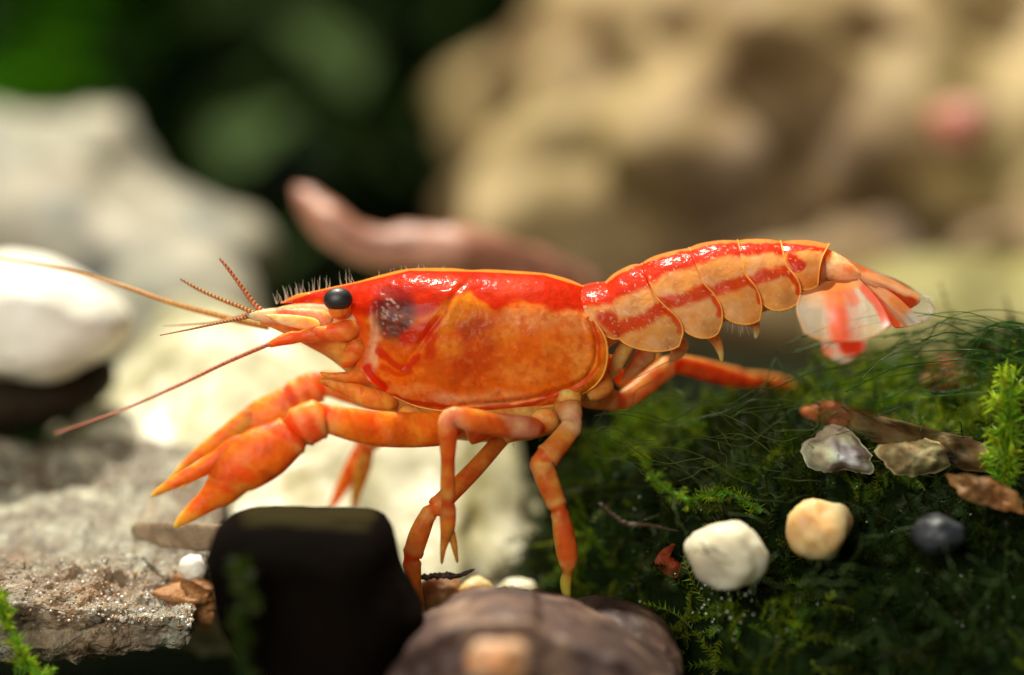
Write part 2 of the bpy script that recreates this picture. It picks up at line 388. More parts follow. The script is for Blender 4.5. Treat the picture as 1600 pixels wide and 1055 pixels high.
# moss mound: steep front, crest behind the animal, flat back
crest_px = at(np.array([720, 800, 860, 960, 1060, 1180, 1340, 1480, 1600, 1900]), np.array([1090, 980, 820, 690, 660, 645, 625, 590, 545, 490]), 0.8)
def mound(x, v):
    """v 0 front foot .. 0.6 crest .. 1 back"""
    zt = np.interp(x, crest_px[:, 0], crest_px[:, 2])
    foot = np.interp(x, [-0.1, 0.35, 0.55, 0.9, 3.4], [0.3, 0.15, -0.15, -0.75, -0.9])
    y = np.where(v < 0.6, foot + (v / 0.6) ** 1.5 * (0.85 - foot), 0.85 + (v - 0.6) / 0.4 * 1.6)
    z0 = -1.95
    t = np.clip(v / 0.6, 0, 1); z = z0 + (zt - z0) * np.sin(t * math.pi / 2) ** 0.9
    z = np.where(v > 0.6, zt - 0.55 * (v - 0.6) / 0.4, z)
    return y, z
nu, nv = 160, 160
xs = np.linspace(-0.1, 3.4, nu); vs = np.linspace(0, 1, nv)
X, VV = np.meshgrid(xs, vs, indexing='ij'); Yg, Zg = mound(X, VV)
MP = np.stack([X, Yg, Zg], -1); du = np.gradient(MP, axis=0); dv = np.gradient(MP, axis=1)
MN = np.cross(du, dv); MN /= np.linalg.norm(MN, axis=-1)[..., None] + 1e-9
MP = MP + MN * (0.10 * fbm(MP * 3.0, 4, 9))[..., None]
MCOL = np.array([0.012, 0.022, 0.004])
mo = thing('moss_mound', MP[nu // 2, 0], 'dark green mound of java moss under the tail of the crayfish', 'moss')
mo['kind'] = 'stuff'
M['mossbed'] = rockmat('moss_bed', [(0.3, (0.002, 0.004, 0.001)), (0.7, (0.01, 0.022, 0.003))], 6, 6, 0.9, 0.8, 14, 0.05)
mk('mound', MP.reshape(-1, 3), gridfaces(nu, nv), M['mossbed'], mo, mo.location)

_r = MP[:, :int(nv * 0.66)].reshape(-1, 3) - CAM; _d = _r @ fw
_MX = 800 + PPU * D * _r[:, 0] / _d; _MY = 527.5 - PPU * D * (_r @ up) / _d; _MD = MP[:, :int(nv * 0.66)].reshape(-1, 3)[:, 1]
def on_mound(px, py, off=0.0):
    """depth of the moss surface seen at a photo pixel"""
    i = np.argsort((_MX - px) ** 2 + (_MY - py) ** 2)[:6]
    return float(_MD[i].min()) - off

def fronds(base, nrm, n_leaf, length, leaf, seed, droop=0.35, wild=0.8, bright=None):
    """many moss fronds: a thin stem carrying paired leaflets, as triangles"""
    g = np.random.default_rng(seed); n = len(base)
    d = nrm + g.normal(size=(n, 3)) * wild; d[:, 2] += 0.15; d /= np.linalg.norm(d, axis=1)[:, None]
    L = length * g.uniform(0.4, 1.4, n)
    bend = g.normal(size=(n, 3)) * 0.5; bend[:, 2] -= droop
    t = np.linspace(0, 1, n_leaf)
    P = base[:, None] + L[:, None, None] * (d[:, None] * t[None, :, None] + bend[:, None] * (t ** 2)[None, :, None] * 0.45)
    T = np.gradient(P, axis=1); T /= np.linalg.norm(T, axis=2)[..., None] + 1e-9
    s = np.cross(T, g.normal(size=(n, 1, 3))); s /= np.linalg.norm(s, axis=2)[..., None] + 1e-9
    q = np.cross(T, s)
    V = []; F = []; C = []; off = 0
    hue = g.uniform(0, 1, n); lum = g.uniform(0.35, 1.0, n) ** 1.5 if bright is None else bright
    cb = np.stack([0.045 + 0.12 * hue, 0.13 + 0.10 * hue, 0.004 + 0.005 * hue], 1) * np.asarray(lum)[:, None] * 0.95
    sl = leaf * (0.55 + 0.7 * np.sin(t * math.pi * 0.9 + 0.25))
    for sgn, ax in ((1, s), (-1, s), (1, q)):
        side = ax * sgn
        tip = P + (side * 0.85 + T * 0.75 + g.normal(size=P.shape) * 0.2) * sl[None, :, None]
        b0 = P - T * leaf * 0.16; b1 = P + T * leaf * 0.28 + side * leaf * 0.12
        v = np.stack([b0, b1, tip], 2).reshape(-1, 3); V.append(v)
        F.append(np.arange(len(v)).reshape(-1, 3) + off); off += len(v)
        C.append(np.repeat(np.repeat(cb[:, None], n_leaf, 1) * g.uniform(0.7, 1.3, (n, n_leaf, 1)), 3, axis=1).reshape(-1, 3))
    w_ = leaf * 0.09                                   # stems: two crossing ribbons
    for ax in (s, q):
        v = np.stack([P - ax * w_, P + ax * w_], 2).reshape(-1, 3); V.append(v)
        i = (np.arange(n)[:, None] * n_leaf + np.arange(n_leaf - 1)[None]).ravel() * 2
        F.append(np.vstack([np.stack([i, i + 1, i + 3], 1), np.stack([i, i + 3, i + 2], 1)]) + off); off += len(v)
        C.append(np.repeat(np.repeat(cb[:, None] * np.array([0.9, 0.6, 0.6]), n_leaf, 1), 2, axis=1).reshape(-1, 3))
    return np.vstack(V), np.vstack(F), np.vstack(C)

g = np.random.default_rng(21)
NF = 5200
iu = g.integers(0, nu, NF); iv = (g.uniform(0.12, 0.98, NF) ** 0.9 * nv).astype(int)
B0 = MP[iu, iv]
V, F, C = fronds(B0 + MN[iu, iv] * 0.01, MN[iu, iv], 12, 0.16, 0.024, 22, bright=g.uniform(0.4, 1.0, NF) * (0.25 + 1.9 * smooth(-0.05, 0.75, fbm(B0 * 2.2, 3, 31))))
tag(mk('moss_fronds', V, F, M['moss'], mo, mo.location, C, False), None, kind='stuff')

# ================================================================== THE CRAYFISH
class Paint:
    def __init__(s, px, py, base, seed=0, wob=5, wl=28.0):
        s.px0, s.py0 = px.ravel(), py.ravel()
        q = np.stack([s.px0, s.py0, 0 * s.px0], 1)
        s.px = s.px0 + wob * fbm(q / wl, 3, seed); s.py = s.py0 + wob * fbm(q / wl, 3, seed + 9)
        s.c = np.tile(np.array(base, float), (len(s.px), 1)); s.a = np.ones(len(s.px))
        s.q = q
    def _dist(s, pts, raw=False):
        P = np.array(pts, float); d = np.full(len(s.px), 1e9)
        x, y = (s.px0, s.py0) if raw else (s.px, s.py)
        for a, b in zip(P[:-1], P[1:]):
            ab = b - a; t = np.clip(((x - a[0]) * ab[0] + (y - a[1]) * ab[1]) / (ab @ ab + 1e-9), 0, 1)
            d = np.minimum(d, np.hypot(x - a[0] - t * ab[0], y - a[1] - t * ab[1]))
        return d
    def mix(s, m, col, alpha=None):
        s.c = s.c * (1 - m[:, None]) + np.array(col) * m[:, None]
        if alpha is not None: s.a = s.a * (1 - m) + alpha * m
    def stroke(s, pts, r, col, k=1.0, soft=0.35, alpha=None, raw=False, curve=True):
        if curve and len(pts) > 2: pts = spline(pts, 24)
        d = s._dist(pts, raw); s.mix(k * (1 - smooth(r * (1 - soft), r * (1 + soft), d)), col, alpha)
    def spot(s, x, y, rx, ry, col, k=1.0, soft=0.5, alpha=None):
        d = np.hypot((s.px - x) / rx, (s.py - y) / ry); s.mix(k * (1 - smooth(1 - soft, 1 + soft, d)), col, alpha)
    def above(s, line, col, k=1.0, soft=4.0, alpha=None):
        L = np.array(line, float); m = 1 - smooth(-soft, soft, s.py - np.interp(s.px, L[:, 0], L[:, 1])); s.mix(k * m, col, alpha)
    def mottle(s, wl, lo, hi, col, k=1.0, seed=1):
        s.mix(k * smooth(lo, hi, fbm(s.q / wl, 4, seed)), col)
    def rgba(s):
        return np.concatenate([s.c, s.a[:, None]], 1)

RED = (0.66, 0.020, 0.002); DRED = (0.42, 0.012, 0.004); ORG = (0.95, 0.19, 0.005); YEL = (0.96, 0.38, 0.02)
PEACH = (0.93, 0.42, 0.12); PALE = (0.92, 0.55, 0.28); RIM = (1.0, 0.50, 0.09)  # RIM paints in the glow of light passing through the shell edges

ROOT = at(885, 950, 0.0)
CR = thing('dwarf_crayfish', ROOT, 'orange and red striped dwarf crayfish walking over the stones', 'crayfish')

def coons(T, B, L, Rr, nu, s):
    u = np.linspace(0, 1, nu); Tn = spline(T, nu); Bn = spline(B, nu)
    K = 400; Ln = spline(L, K); Rn = spline(Rr, K)
    ss = np.linspace(0, 1, K)
    Ls = np.stack([np.interp(s, ss, Ln[:, k]) for k in (0, 1)], 1); Rs = np.stack([np.interp(s, ss, Rn[:, k]) for k in (0, 1)], 1)
    U = u[:, None, None]; S = s[None, :, None]
    P = (1 - S) * Tn[:, None] + S * Bn[:, None] + (1 - U) * Ls[None] + U * Rs[None]
    P = P - ((1 - U) * (1 - S) * Tn[0] + U * (1 - S) * Tn[-1] + (1 - U) * S * Bn[0] + U * S * Bn[-1])
    return P                                             # (nu, nv, 2) photo pixels

def shell(name, T, B, L, Rr, hw, thmax, nu, nv, paint, parent, mat='shell', rim=None, puff=0.0, grooves=()):
    """half shell drawn by four edges, mirrored to the far flank; rim = bead radius in pixels"""
    th = np.linspace(0, thmax, nv); s = (1 - np.cos(th)) / (1 - math.cos(thmax))
    P = coons(T, B, L, Rr, nu, s)
    h = hw(P[..., 0], P[..., 1]) if callable(hw) else hw
    y = -h * np.sin(th)[None, :]
    if puff: y = y - puff * np.sin(np.linspace(0, 1, nu) * math.pi)[:, None] * np.sin(th)[None, :]
    for pts, gw, gd in grooves:
        q = Paint(P[..., 0], P[..., 1], (0, 0, 0), 1, 0)._dist(spline(pts, 40), True).reshape(y.shape)
        y = y + (gd * np.exp(-(q / gw) ** 2) - 0.35 * gd * np.exp(-((q - 2.4 * gw) / (1.4 * gw)) ** 2)) * np.sin(th)[None, :]
    near = at(P[..., 0], P[..., 1], y)
    far = near.copy(); far[..., 1] = -y
    c = paint(P[..., 0], P[..., 1])
    # one sheet: far flank, ridge, near flank
    V = np.concatenate([far[:, :0:-1], near], 1); m_ = V.shape[1]
    Cc = c.reshape(nu, nv, -1); Cc = np.concatenate([Cc[:, :0:-1], Cc], 1)
    parts = [(V.reshape(-1, 3), gridfaces(nu, m_), Cc.reshape(-1, Cc.shape[-1]))]
    if rim:
        rr, rc, edges = rim
        for flank in (near, far):
            path = []
            if 'R' in edges: path.append(flank[-1, :])
            if 'B' in edges: path.append(flank[::-1, -1])
            if 'L' in edges: path.append(flank[0, ::-1])
            path = np.vstack(path); keep = np.concatenate([[True], np.linalg.norm(np.diff(path, axis=0), axis=1) > 1e-4]); path = path[keep]
            v, f, t, a = tube(path, np.full(len(path), rr / PPU), 6)
            cc = np.tile(np.array([*rc, 1.0]), (len(v), 1)); parts.append((v, f, cc))
    V, F, Cc = join(parts)
    return mk(name, V, F, M[mat], parent, ROOT, Cc)

# ---- soft trunk inside the shells: one closed loft from the head to the tail root
bx = [405, 430, 470, 520, 560, 600, 650, 700, 760, 820, 870, 900, 920, 950, 1000, 1060, 1120, 1180, 1240, 1285, 1310]
bt = [492, 481, 472, 467, 460, 446, 436, 433, 434, 437, 444, 450, 455, 453, 428, 405, 390, 387, 388, 390, 402]
bb = [506, 514, 536, 562, 600, 640, 672, 686, 692, 690, 676, 655, 600, 535, 528, 520, 505, 492, 472, 446, 432]
bw = [5, 14, 28, 44, 58, 70, 78, 82, 84, 82, 78, 72, 62, 60, 60, 58, 54, 50, 44, 36, 20]
n = 150; k = 40
xx = np.linspace(bx[0], bx[-1], n); tt = np.interp(xx, bx, bt); bbm = np.interp(xx, bx, bb); ww = np.interp(xx, bx, bw)
ker = np.ones(7) / 7
sm = lambda a: np.convolve(np.pad(a, 3, mode='edge'), ker, 'valid')
tt, bbm, ww = sm(tt), sm(bbm), sm(ww)
th = np.arange(k) * 2 * math.pi / k
pyc = ((tt + bbm) / 2)[:, None] - ((bbm - tt) / 2)[:, None] * np.cos(th)
yy = -ww[:, None] / PPU * np.sin(th)
pxc = np.repeat(xx[:, None], k, 1)
near = at(pxc, pyc, -np.abs(yy)); V = near.copy(); V[..., 1] = yy
pt = Paint(pxc, pyc, (0.92, 0.36, 0.06), 3, 6)
pt.mottle(40, 0.0, 0.5, PEACH, 0.7); pt.mottle(18, 0.1, 0.5, (0.75, 0.10, 0.01), 0.5, 4)
pt.above([(400, 505), (560, 500), (600, 470)], (0.75, 0.3, 0.16), 0.6)
V = V.reshape(-1, 3); Fb = gridfaces(n, k, 0, True).tolist()
V = np.vstack([V, V[:k].mean(0), V[-k:].mean(0)])
Fb += [(n * k, (i + 1) % k, i) for i in range(k)] + [(n * k + 1, (n - 1) * k + i, (n - 1) * k + (i + 1) % k) for i in range(k)]
cb = pt.rgba(); cb = np.vstack([cb, cb[0], cb[-1]])
body = mk('body', V, Fb, M['flesh'], CR, ROOT, cb)

# ---- carapace
def carapace_paint(px, py):
    p = Paint(px, py, ORG, 5, 5)
    p.mottle(60, -0.1, 0.6, YEL, 0.5, 2); p.mottle(22, 0.05, 0.6, (0.85, 0.15, 0.008), 0.5, 6)
    p.spot(830, 500, 70, 20, PEACH, 0.7); p.spot(900, 500, 30, 22, PEACH, 0.6)
    p.spot(720, 480, 36, 26, YEL, 0.9); p.spot(690, 500, 30, 18, YEL, 0.6)
    p.spot(745, 545, 50, 58, (0.56, 0.055, 0.008), 0.75, 0.6); p.spot(735, 515, 24, 16, (0.4, 0.06, 0.02), 0.6)
    p.spot(690, 590, 40, 34, (0.66, 0.11, 0.008), 0.7)
    p.spot(830, 560, 50, 45, (0.82, 0.17, 0.01), 0.7)
    p.spot(770, 625, 70, 14, PEACH, 0.6)
    for x, y, rx, ry, c, k_ in ((720, 560, 16, 30, (0.60, 0.05, 0.008), .6), (762, 520, 18, 22, (0.55, 0.05, 0.01), .6), (700, 540, 20, 14, (0.95, 0.36, 0.03), .6), (790, 520, 26, 16, (0.95, 0.34, 0.03), .6),
                                (820, 585, 40, 16, (0.97, 0.36, 0.05), .6), (880, 540, 26, 26, (0.95, 0.34, 0.04), .6), (905, 560, 16, 30, (0.96, 0.40, 0.08), .5), (640, 610, 30, 10, (0.97, 0.42, 0.1), .6), (700, 625, 30, 8, (0.9, 0.5, 0.25), .6)):
        p.spot(x, y, rx, ry, c, k_, 0.7)
    p.mottle(11, 0.15, 0.6, (0.85, 0.12, 0.006), 0.45, 12); p.mottle(9, 0.2, 0.7, (1.0, 0.40, 0.06), 0.25, 14)
    p.stroke([(588, 485), (586, 520), (578, 560), (574, 585)], 11, PALE, 0.75)
    band = [(430, 476), (500, 474), (540, 492), (575, 500), (600, 480), (640, 492), (665, 492), (690, 476), (715, 462), (738, 455), (750, 470), (768, 483), (790, 478), (815, 470), (850, 478), (880, 488), (930, 489)]
    p.above(band, RED, 0.55, 11); p.above(band, RED, 0.93, 5)
    p.stroke([(735, 438), (714, 458), (690, 492), (668, 520)], 4, (0.66, 0.06, 0.008), 0.6)
    p.stroke([(726, 440), (745, 428)], 7, DRED, 0.5)
    p.spot(800, 450, 32, 16, (0.75, 0.10, 0.035), 0.5); p.spot(690, 440, 45, 12, (0.72, 0.07, 0.012), 0.5)
    p.spot(545, 515, 26, 24, (0.72, 0.05, 0.005), 0.9); p.spot(560, 540, 14, 30, (0.7, 0.08, 0.008), 0.6)
    p.spot(617, 492, 33, 42, (0.10, 0.022, 0.02), 0.92, 0.35); p.spot(618, 455, 26, 14, (0.34, 0.012, 0.01), 0.6)
    for _ in range(26):
        a, b_ = np.random.default_rng(_ + 50).normal(size=2); p.stroke([(615 + 15 * a, 488 + 20 * b_), (616 + 15 * a, 489 + 20 * b_)], 1.6, (0.7, 0.5, 0.4), 0.8, curve=False)
    p.stroke([(664, 512), (650, 522), (634, 528)], 12, RED, 0.85); p.stroke([(680, 500), (672, 525), (668, 555)], 10, RED, 0.7)
    p.stroke([(590, 548), (606, 566), (630, 572), (650, 560)], 6, RED, 0.85); p.stroke([(596, 540), (625, 545), (655, 540)], 8, (0.8, 0.14, 0.01), 0.8)
    p.stroke([(594, 575), (620, 584), (642, 578)], 4, RED, 0.6)
    p.stroke([(572, 572), (582, 590), (600, 608)], 7, (0.75, 0.02, 0.003), 0.95)
    p.stroke([(925, 505), (934, 545), (926, 580), (900, 604), (850, 622)], 3.0, (0.68, 0.06, 0.006), 0.8)
    p.stroke([(620, 618), (660, 634), (740, 641), (830, 628), (880, 616)], 4, (0.62, 0.04, 0.008), 0.8)
    p.mottle(7, 0.25, 0.6, (0.6, 0.06, 0.008), 0.35, 8)
    d = p.py0 - np.interp(p.px0, [437, 490, 560, 640, 750, 850, 912], [474, 455, 440, 421, 423, 428, 447])
    p.mix(0.8 * (1 - smooth(0.6, 3.0, d)), (1.0, 0.42, 0.05))  # backlit glow along the back, painted as a thin bright line
    return p.rgba()
def car_hw(px, py):
    return np.interp(px, [437, 470, 505, 545, 580, 630, 700, 850, 912, 950], [2, 14, 26, 50, 72, 86, 95, 95, 82, 78]) / PPU
tagc = shell('carapace',
      [(437, 474), (462, 461), (490, 455), (522, 448), (560, 440), (600, 429), (640, 421), (700, 420), (735, 423), (760, 422), (800, 424), (850, 428), (882, 435), (903, 443), (912, 448)],
      [(612, 618), (660, 637), (740, 646), (820, 640), (880, 629), (916, 612)],
      [(437, 474), (500, 474), (538, 482), (556, 500), (556, 530), (552, 556), (566, 584), (590, 606), (612, 618)],
      [(912, 448), (914, 470), (920, 490), (934, 508), (946, 530), (949, 556), (944, 582), (932, 600), (916, 612)],
      car_hw, R(140), 260, 130, carapace_paint, body, rim=(1.7, RIM, 'RB'),
      grooves=(([(752, 424), (732, 438), (712, 458), (694, 486), (672, 516), (652, 545), (632, 572)], 4.0, 0.006),
               ([(922, 500), (933, 540), (927, 574), (905, 598), (860, 616), (800, 628), (720, 634)], 3.5, 0.012),
               ([(573, 565), (584, 590), (602, 608)], 5, 0.012), ([(590, 478), (588, 520), (580, 556)], 6, 0.01)))

# ---- abdomen plates
def plate_paint(band, stripe, extra=(), seed=0, dors=None):
    def f(px, py):
        p = Paint(px, py, (0.94, 0.43, 0.11), seed + 11, 4, 18)
        p.mottle(30, 0.0, 0.6, (0.95, 0.54, 0.22), 0.7, seed); p.mottle(16, 0.1, 0.6, (0.92, 0.28, 0.03), 0.4, seed + 5)
        for pts, r in band: p.stroke(pts, r, (0.68, 0.020, 0.003), 0.96, 0.32)
        for pts, r in stripe: p.stroke(pts, r, (0.74, 0.05, 0.005), 0.92, 0.45)
        for x, y, rx, ry, c, k_ in extra: p.spot(x, y, rx, ry, c, k_)
        q = p.q / 3.2; p.mix(0.6 * smooth(0.62, 0.8, vnoise(q, seed)), (0.92, 0.66, 0.42))
        if dors: 
            d = p.py0 - np.interp(p.px0, [a for a, _ in dors], [b_ for _, b_ in dors]); p.mix(0.85 * (1 - smooth(3, 7, d + 2 * vnoise(p.q / 9, 3))), (0.80, 0.36, 0.08))
        return p.rgba()
    return f
BR = (0.55, 0.25, 0.08)
DORS = [(912, 447), (944, 441), (960, 428), (985, 415), (1010, 405), (1035, 397), (1075, 386), (1115, 377), (1150, 375), (1215, 376), (1240, 376), (1295, 381)]
pl = [
 ([(905, 449), (925, 443), (952, 441)], [(938, 520), (962, 530), (985, 520)], [(905, 449), (915, 490), (938, 520)], [(952, 441), (962, 478), (974, 500), (985, 520)],
  70, ([[(908, 462), (955, 456)], 20],), ([[(948, 498), (975, 516)], 14],), ()),
 ([(946, 441), (960, 428), (985, 415), (1003, 413)], [(960, 524), (985, 541), (1020, 549), (1046, 547), (1061, 541)], [(946, 441), (956, 470), (966, 495), (960, 524)], [(1003, 413), (1024, 460), (1040, 479), (1060, 498), (1067, 518), (1061, 541)],
  72, ([[(948, 452), (985, 436), (1016, 424)], 24],), ([[(950, 514), (990, 506), (1020, 492), (1038, 480)], 12], [[(1036, 478), (1055, 496), (1063, 515)], 6]), ((1050, 530, 18, 26, BR, 0.5), (985, 478, 16, 14, (0.7, 0.28, 0.06), .5))),
 ([(1000, 414), (1020, 402), (1050, 393), (1077, 388)], [(1060, 500), (1072, 518), (1090, 527), (1108, 528), (1121, 522)], [(1000, 414), (1022, 455), (1042, 478), (1060, 500)], [(1077, 388), (1090, 412), (1098, 440), (1115, 459), (1127, 480), (1128, 504), (1121, 522)],
  70, ([[(1000, 424), (1050, 406), (1085, 398)], 20],), ([[(1040, 474), (1075, 466), (1104, 452)], 12], [[(1104, 452), (1120, 472), (1126, 492)], 6]), ((1112, 508, 16, 14, BR, 0.5), (1046, 440, 14, 12, (0.7, 0.28, 0.06), .5))),
 ([(1074, 389), (1095, 381), (1125, 376), (1153, 376)], [(1124, 480), (1136, 498), (1156, 506), (1174, 506), (1187, 500)], [(1074, 389), (1090, 420), (1104, 450), (1124, 480)], [(1153, 376), (1161, 410), (1166, 430), (1183, 452), (1190, 478), (1187, 500)],
  66, ([[(1075, 398), (1120, 388), (1156, 386)], 17],), ([[(1108, 456), (1145, 446), (1168, 436)], 11], [[(1168, 436), (1183, 456), (1188, 474)], 5]), ((1112, 424, 14, 12, (0.7, 0.28, 0.06), .5),)),
 ([(1150, 377), (1170, 374), (1200, 374), (1220, 377)], [(1187, 462), (1196, 478), (1212, 485), (1232, 482), (1246, 474)], [(1150, 377), (1160, 410), (1172, 440), (1187, 462)], [(1220, 377), (1226, 404), (1231, 418), (1246, 436), (1251, 455), (1246, 474)],
  60, ([[(1152, 386), (1185, 383), (1222, 385)], 15],), ([[(1172, 438), (1200, 428), (1228, 424)], 10], [[(1228, 424), (1244, 440), (1249, 456)], 5]), ((1230, 465, 14, 12, BR, 0.5),)),
 ([(1217, 379), (1235, 376), (1265, 376), (1296, 382)], [(1246, 446), (1254, 452), (1266, 452), (1278, 446)], [(1217, 379), (1224, 404), (1232, 425), (1246, 446)], [(1296, 382), (1286, 400), (1280, 422), (1278, 446)],
  52, ([[(1220, 386), (1260, 384), (1296, 388)], 8], [[(1238, 404), (1246, 418)], 11]), (), ((1262, 440, 18, 14, (0.85, 0.3, 0.04), 0.8),)),
]
for i, (T, B, L, Rr, hwp, bands, stripes, extra) in enumerate(pl):
    shell('abdomen_plate', T, B, L, Rr, hwp / PPU, R(118), 56, 90, plate_paint(bands, stripes, extra, i * 3, DORS if i else None), body, rim=(1.5, RIM, 'RB'), puff=0.012)

# ---- limbs
def limb(name, segs, parent, paint=None, mat='limb', rat=0.8, k=16, base=ORG, seed=0, per=3.0, dip=0.86):
    """segs: chains of (px, py, depth, radius px); chains that meet become one continuous surface with waisted joints"""
    chains = []; joints = []
    for ch in segs:
        ch = [tuple(float(v) for v in p) for p in ch]
        if chains and math.hypot(chains[-1][-1][0] - ch[0][0], chains[-1][-1][1] - ch[0][1]) < 28:
            A = chains[-1]; m_ = tuple((p + q) / 2 for p, q in zip(A[-1], ch[0])); r = dip * min(A[-2][3], ch[1][3])
            joints[-1].append(m_[:2]); chains[-1] = A[:-1] + [(m_[0], m_[1], m_[2], r)] + ch[1:]
        else:
            chains.append(ch); joints.append([])
    parts = []
    for ch, jt in zip(chains, joints):
        ch = np.array(ch, float); q = spline(ch * np.array([1, 1, 100, 1]), max(10, int(np.sum(np.hypot(*np.diff(ch[:, :2], axis=0).T)) / per)))
        px, py, y, r = q[:, 0], q[:, 1], q[:, 2] / 100, np.maximum(q[:, 3], 0.6)
        e = np.arange(len(px)); cap = np.sqrt(np.clip(np.minimum(e, len(px) - 1 - e) * per / np.maximum(r, 1) + 0.06, 0, 1))
        for j in jt: r = r * (1 + 0.10 * np.exp(-((np.hypot(px - j[0], py - j[1]) - 9) / 4.0) ** 2))
        v, f, t, a = tube(at(px, py, y), r * cap * upp(y), k, rat)
        tx = np.interp(t, np.linspace(0, 1, len(px)), px); ty = np.interp(t, np.linspace(0, 1, len(py)), py)
        rr = np.interp(t, np.linspace(0, 1, len(r)), r)
        p = Paint(tx - rr * np.cos(a) * 0.7, ty + rr * np.sin(a) * 0.3, base, seed, 3, 20)
        p.mottle(45, 0.0, 0.6, (min(1, base[0] * 1.05), base[1] * 1.6, base[2] * 2.0), 0.6, seed + 1)
        p.mottle(26, 0.1, 0.7, (0.78, 0.07, 0.005), 0.45, seed + 2); p.mottle(7, 0.15, 0.6, (0.80, 0.09, 0.006), 0.40, seed + 4); p.mottle(11, 0.2, 0.7, (0.98, 0.42, 0.08), 0.35, seed + 6)
        for j in jt:
            d = np.hypot(tx - j[0], ty - j[1]); p.mix(0.6 * (1 - smooth(3, 8, d)), (0.70, 0.06, 0.008)); p.mix(0.45 * np.exp(-((d - 14) / 6) ** 2), (0.9, 0.45, 0.16))
        if paint: paint(p, t)
        parts.append((v, f, p.rgba()))
    V, F, C = join(parts)
    return mk(name, V, F, M[mat], parent, ROOT, C)

CLW = (0.84, 0.17, 0.008)
def claw_paint(p, t):
    p.stroke([(460, 640), (470, 665), (455, 690)], 12, (0.8, 0.05, 0.003), 0.6)
    p.stroke([(395, 690), (360, 705), (320, 725), (270, 752)], 8, (0.78, 0.06, 0.004), 0.6)
    p.stroke([(370, 740), (345, 765)], 9, (0.8, 0.06, 0.004), 0.7)
    p.spot(405, 715, 30, 20, (0.8, 0.13, 0.006), 0.6)
    p.spot(275, 818, 34, 24, (0.9, 0.42, 0.05), 0.8); p.spot(335, 750, 22, 14, (0.9, 0.36, 0.04), 0.7); p.spot(245, 768, 24, 12, (0.9, 0.34, 0.03), 0.6)
cl = limb('claw', [
    [(720, 672, -0.10, 20), (690, 670, -0.20, 27), (640, 672, -0.26, 28), (590, 670, -0.32, 28), (545, 662, -0.36, 26), (515, 655, -0.38, 22), (502, 652, -0.38, 17)],
    [(513, 652, -0.38, 16), (498, 655, -0.39, 30), (478, 664, -0.40, 33), (462, 674, -0.40, 27), (456, 680, -0.40, 20)],
    [(470, 668, -0.40, 22), (450, 684, -0.40, 33), (420, 704, -0.41, 42), (390, 722, -0.42, 43), (365, 740, -0.42, 38), (347, 763, -0.42, 29), (325, 782, -0.42, 19), (304, 798, -0.42, 14), (285, 813, -0.41, 9), (271, 825, -0.41, 2)],
], CR, claw_paint, base=CLW, seed=31, rat=0.62, k=20, dip=0.95)
limb('movable_finger', [[(400, 688, -0.40, 14), (370, 702, -0.41, 21), (342, 718, -0.42, 16), (314, 733, -0.42, 13), (286, 747, -0.42, 11), (262, 760, -0.42, 8), (246, 769, -0.42, 5), (235, 777, -0.42, 1.5)]], cl, claw_paint, base=CLW, seed=33, rat=0.65)
cl = limb('claw', [
    [(640, 630, 0.10, 18), (590, 622, 0.20, 22), (545, 608, 0.26, 22), (515, 600, 0.28, 20), (498, 600, 0.28, 14)],
    [(508, 600, 0.28, 14), (490, 606, 0.28, 26), (470, 618, 0.28, 28), (455, 628, 0.28, 20)],
    [(465, 622, 0.28, 20), (440, 640, 0.28, 31), (410, 658, 0.28, 33), (380, 680, 0.28, 27), (355, 702, 0.28, 16), (330, 720, 0.28, 11), (300, 745, 0.28, 6), (280, 762, 0.28, 2)],
], CR, None, base=(0.85, 0.18, 0.01), seed=35, rat=0.62, dip=0.95)
limb('movable_finger', [[(405, 642, 0.26, 12), (380, 662, 0.26, 18), (350, 683, 0.26, 15), (320, 702, 0.26, 11), (290, 726, 0.26, 7), (262, 752, 0.26, 1.5)]], cl, None, base=(0.88, 0.22, 0.012), seed=36, rat=0.65)

LEG = (0.80, 0.22, 0.03); LEGP = (0.80, 0.36, 0.14)
def pinkknee(p, t):
    p.spot(700, 652, 24, 14, (0.9, 0.55, 0.3), 0.6); p.spot(812, 665, 22, 16, (0.92, 0.55, 0.34), 0.6)
# second leg, with its small pincer
limb('walking_leg', mat='leg', segs=[
    [(850, 668, -0.20, 12), (825, 668, -0.26, 17), (780, 664, -0.32, 18), (742, 657, -0.36, 18), (722, 653, -0.37, 17), (694, 652, -0.38, 12)],
    [(706, 654, -0.38, 13), (700, 678, -0.38, 15), (700, 700, -0.38, 13), (700, 725, -0.37, 11), (700, 760, -0.36, 12), (700, 790, -0.35, 12)],
    [(700, 780, -0.35, 11), (700, 805, -0.34, 13), (699, 830, -0.33, 11), (693, 855, -0.33, 5.5), (690, 882, -0.33, 2)],
    [(703, 825, -0.33, 7), (709, 848, -0.33, 5.5), (715, 880, -0.33, 2)],
], parent=CR, paint=pinkknee, base=LEG, seed=41)
limb('walking_leg', mat='leg', segs=[
    [(800, 665, 0.02, 14), (778, 692, -0.05, 13), (740, 735, -0.10, 14), (700, 775, -0.14, 15), (680, 795, -0.16, 15), (672, 803, -0.16, 10)],
    [(684, 790, -0.16, 10), (668, 806, -0.16, 13), (655, 835, -0.16, 16), (645, 866, -0.16, 15), (642, 876, -0.16, 9)],
    [(644, 868, -0.16, 10), (644, 885, -0.16, 14), (648, 915, -0.16, 11), (656, 945, -0.15, 7), (662, 972, -0.14, 2)],
], parent=CR, paint=None, base=(0.78, 0.24, 0.03), seed=43)
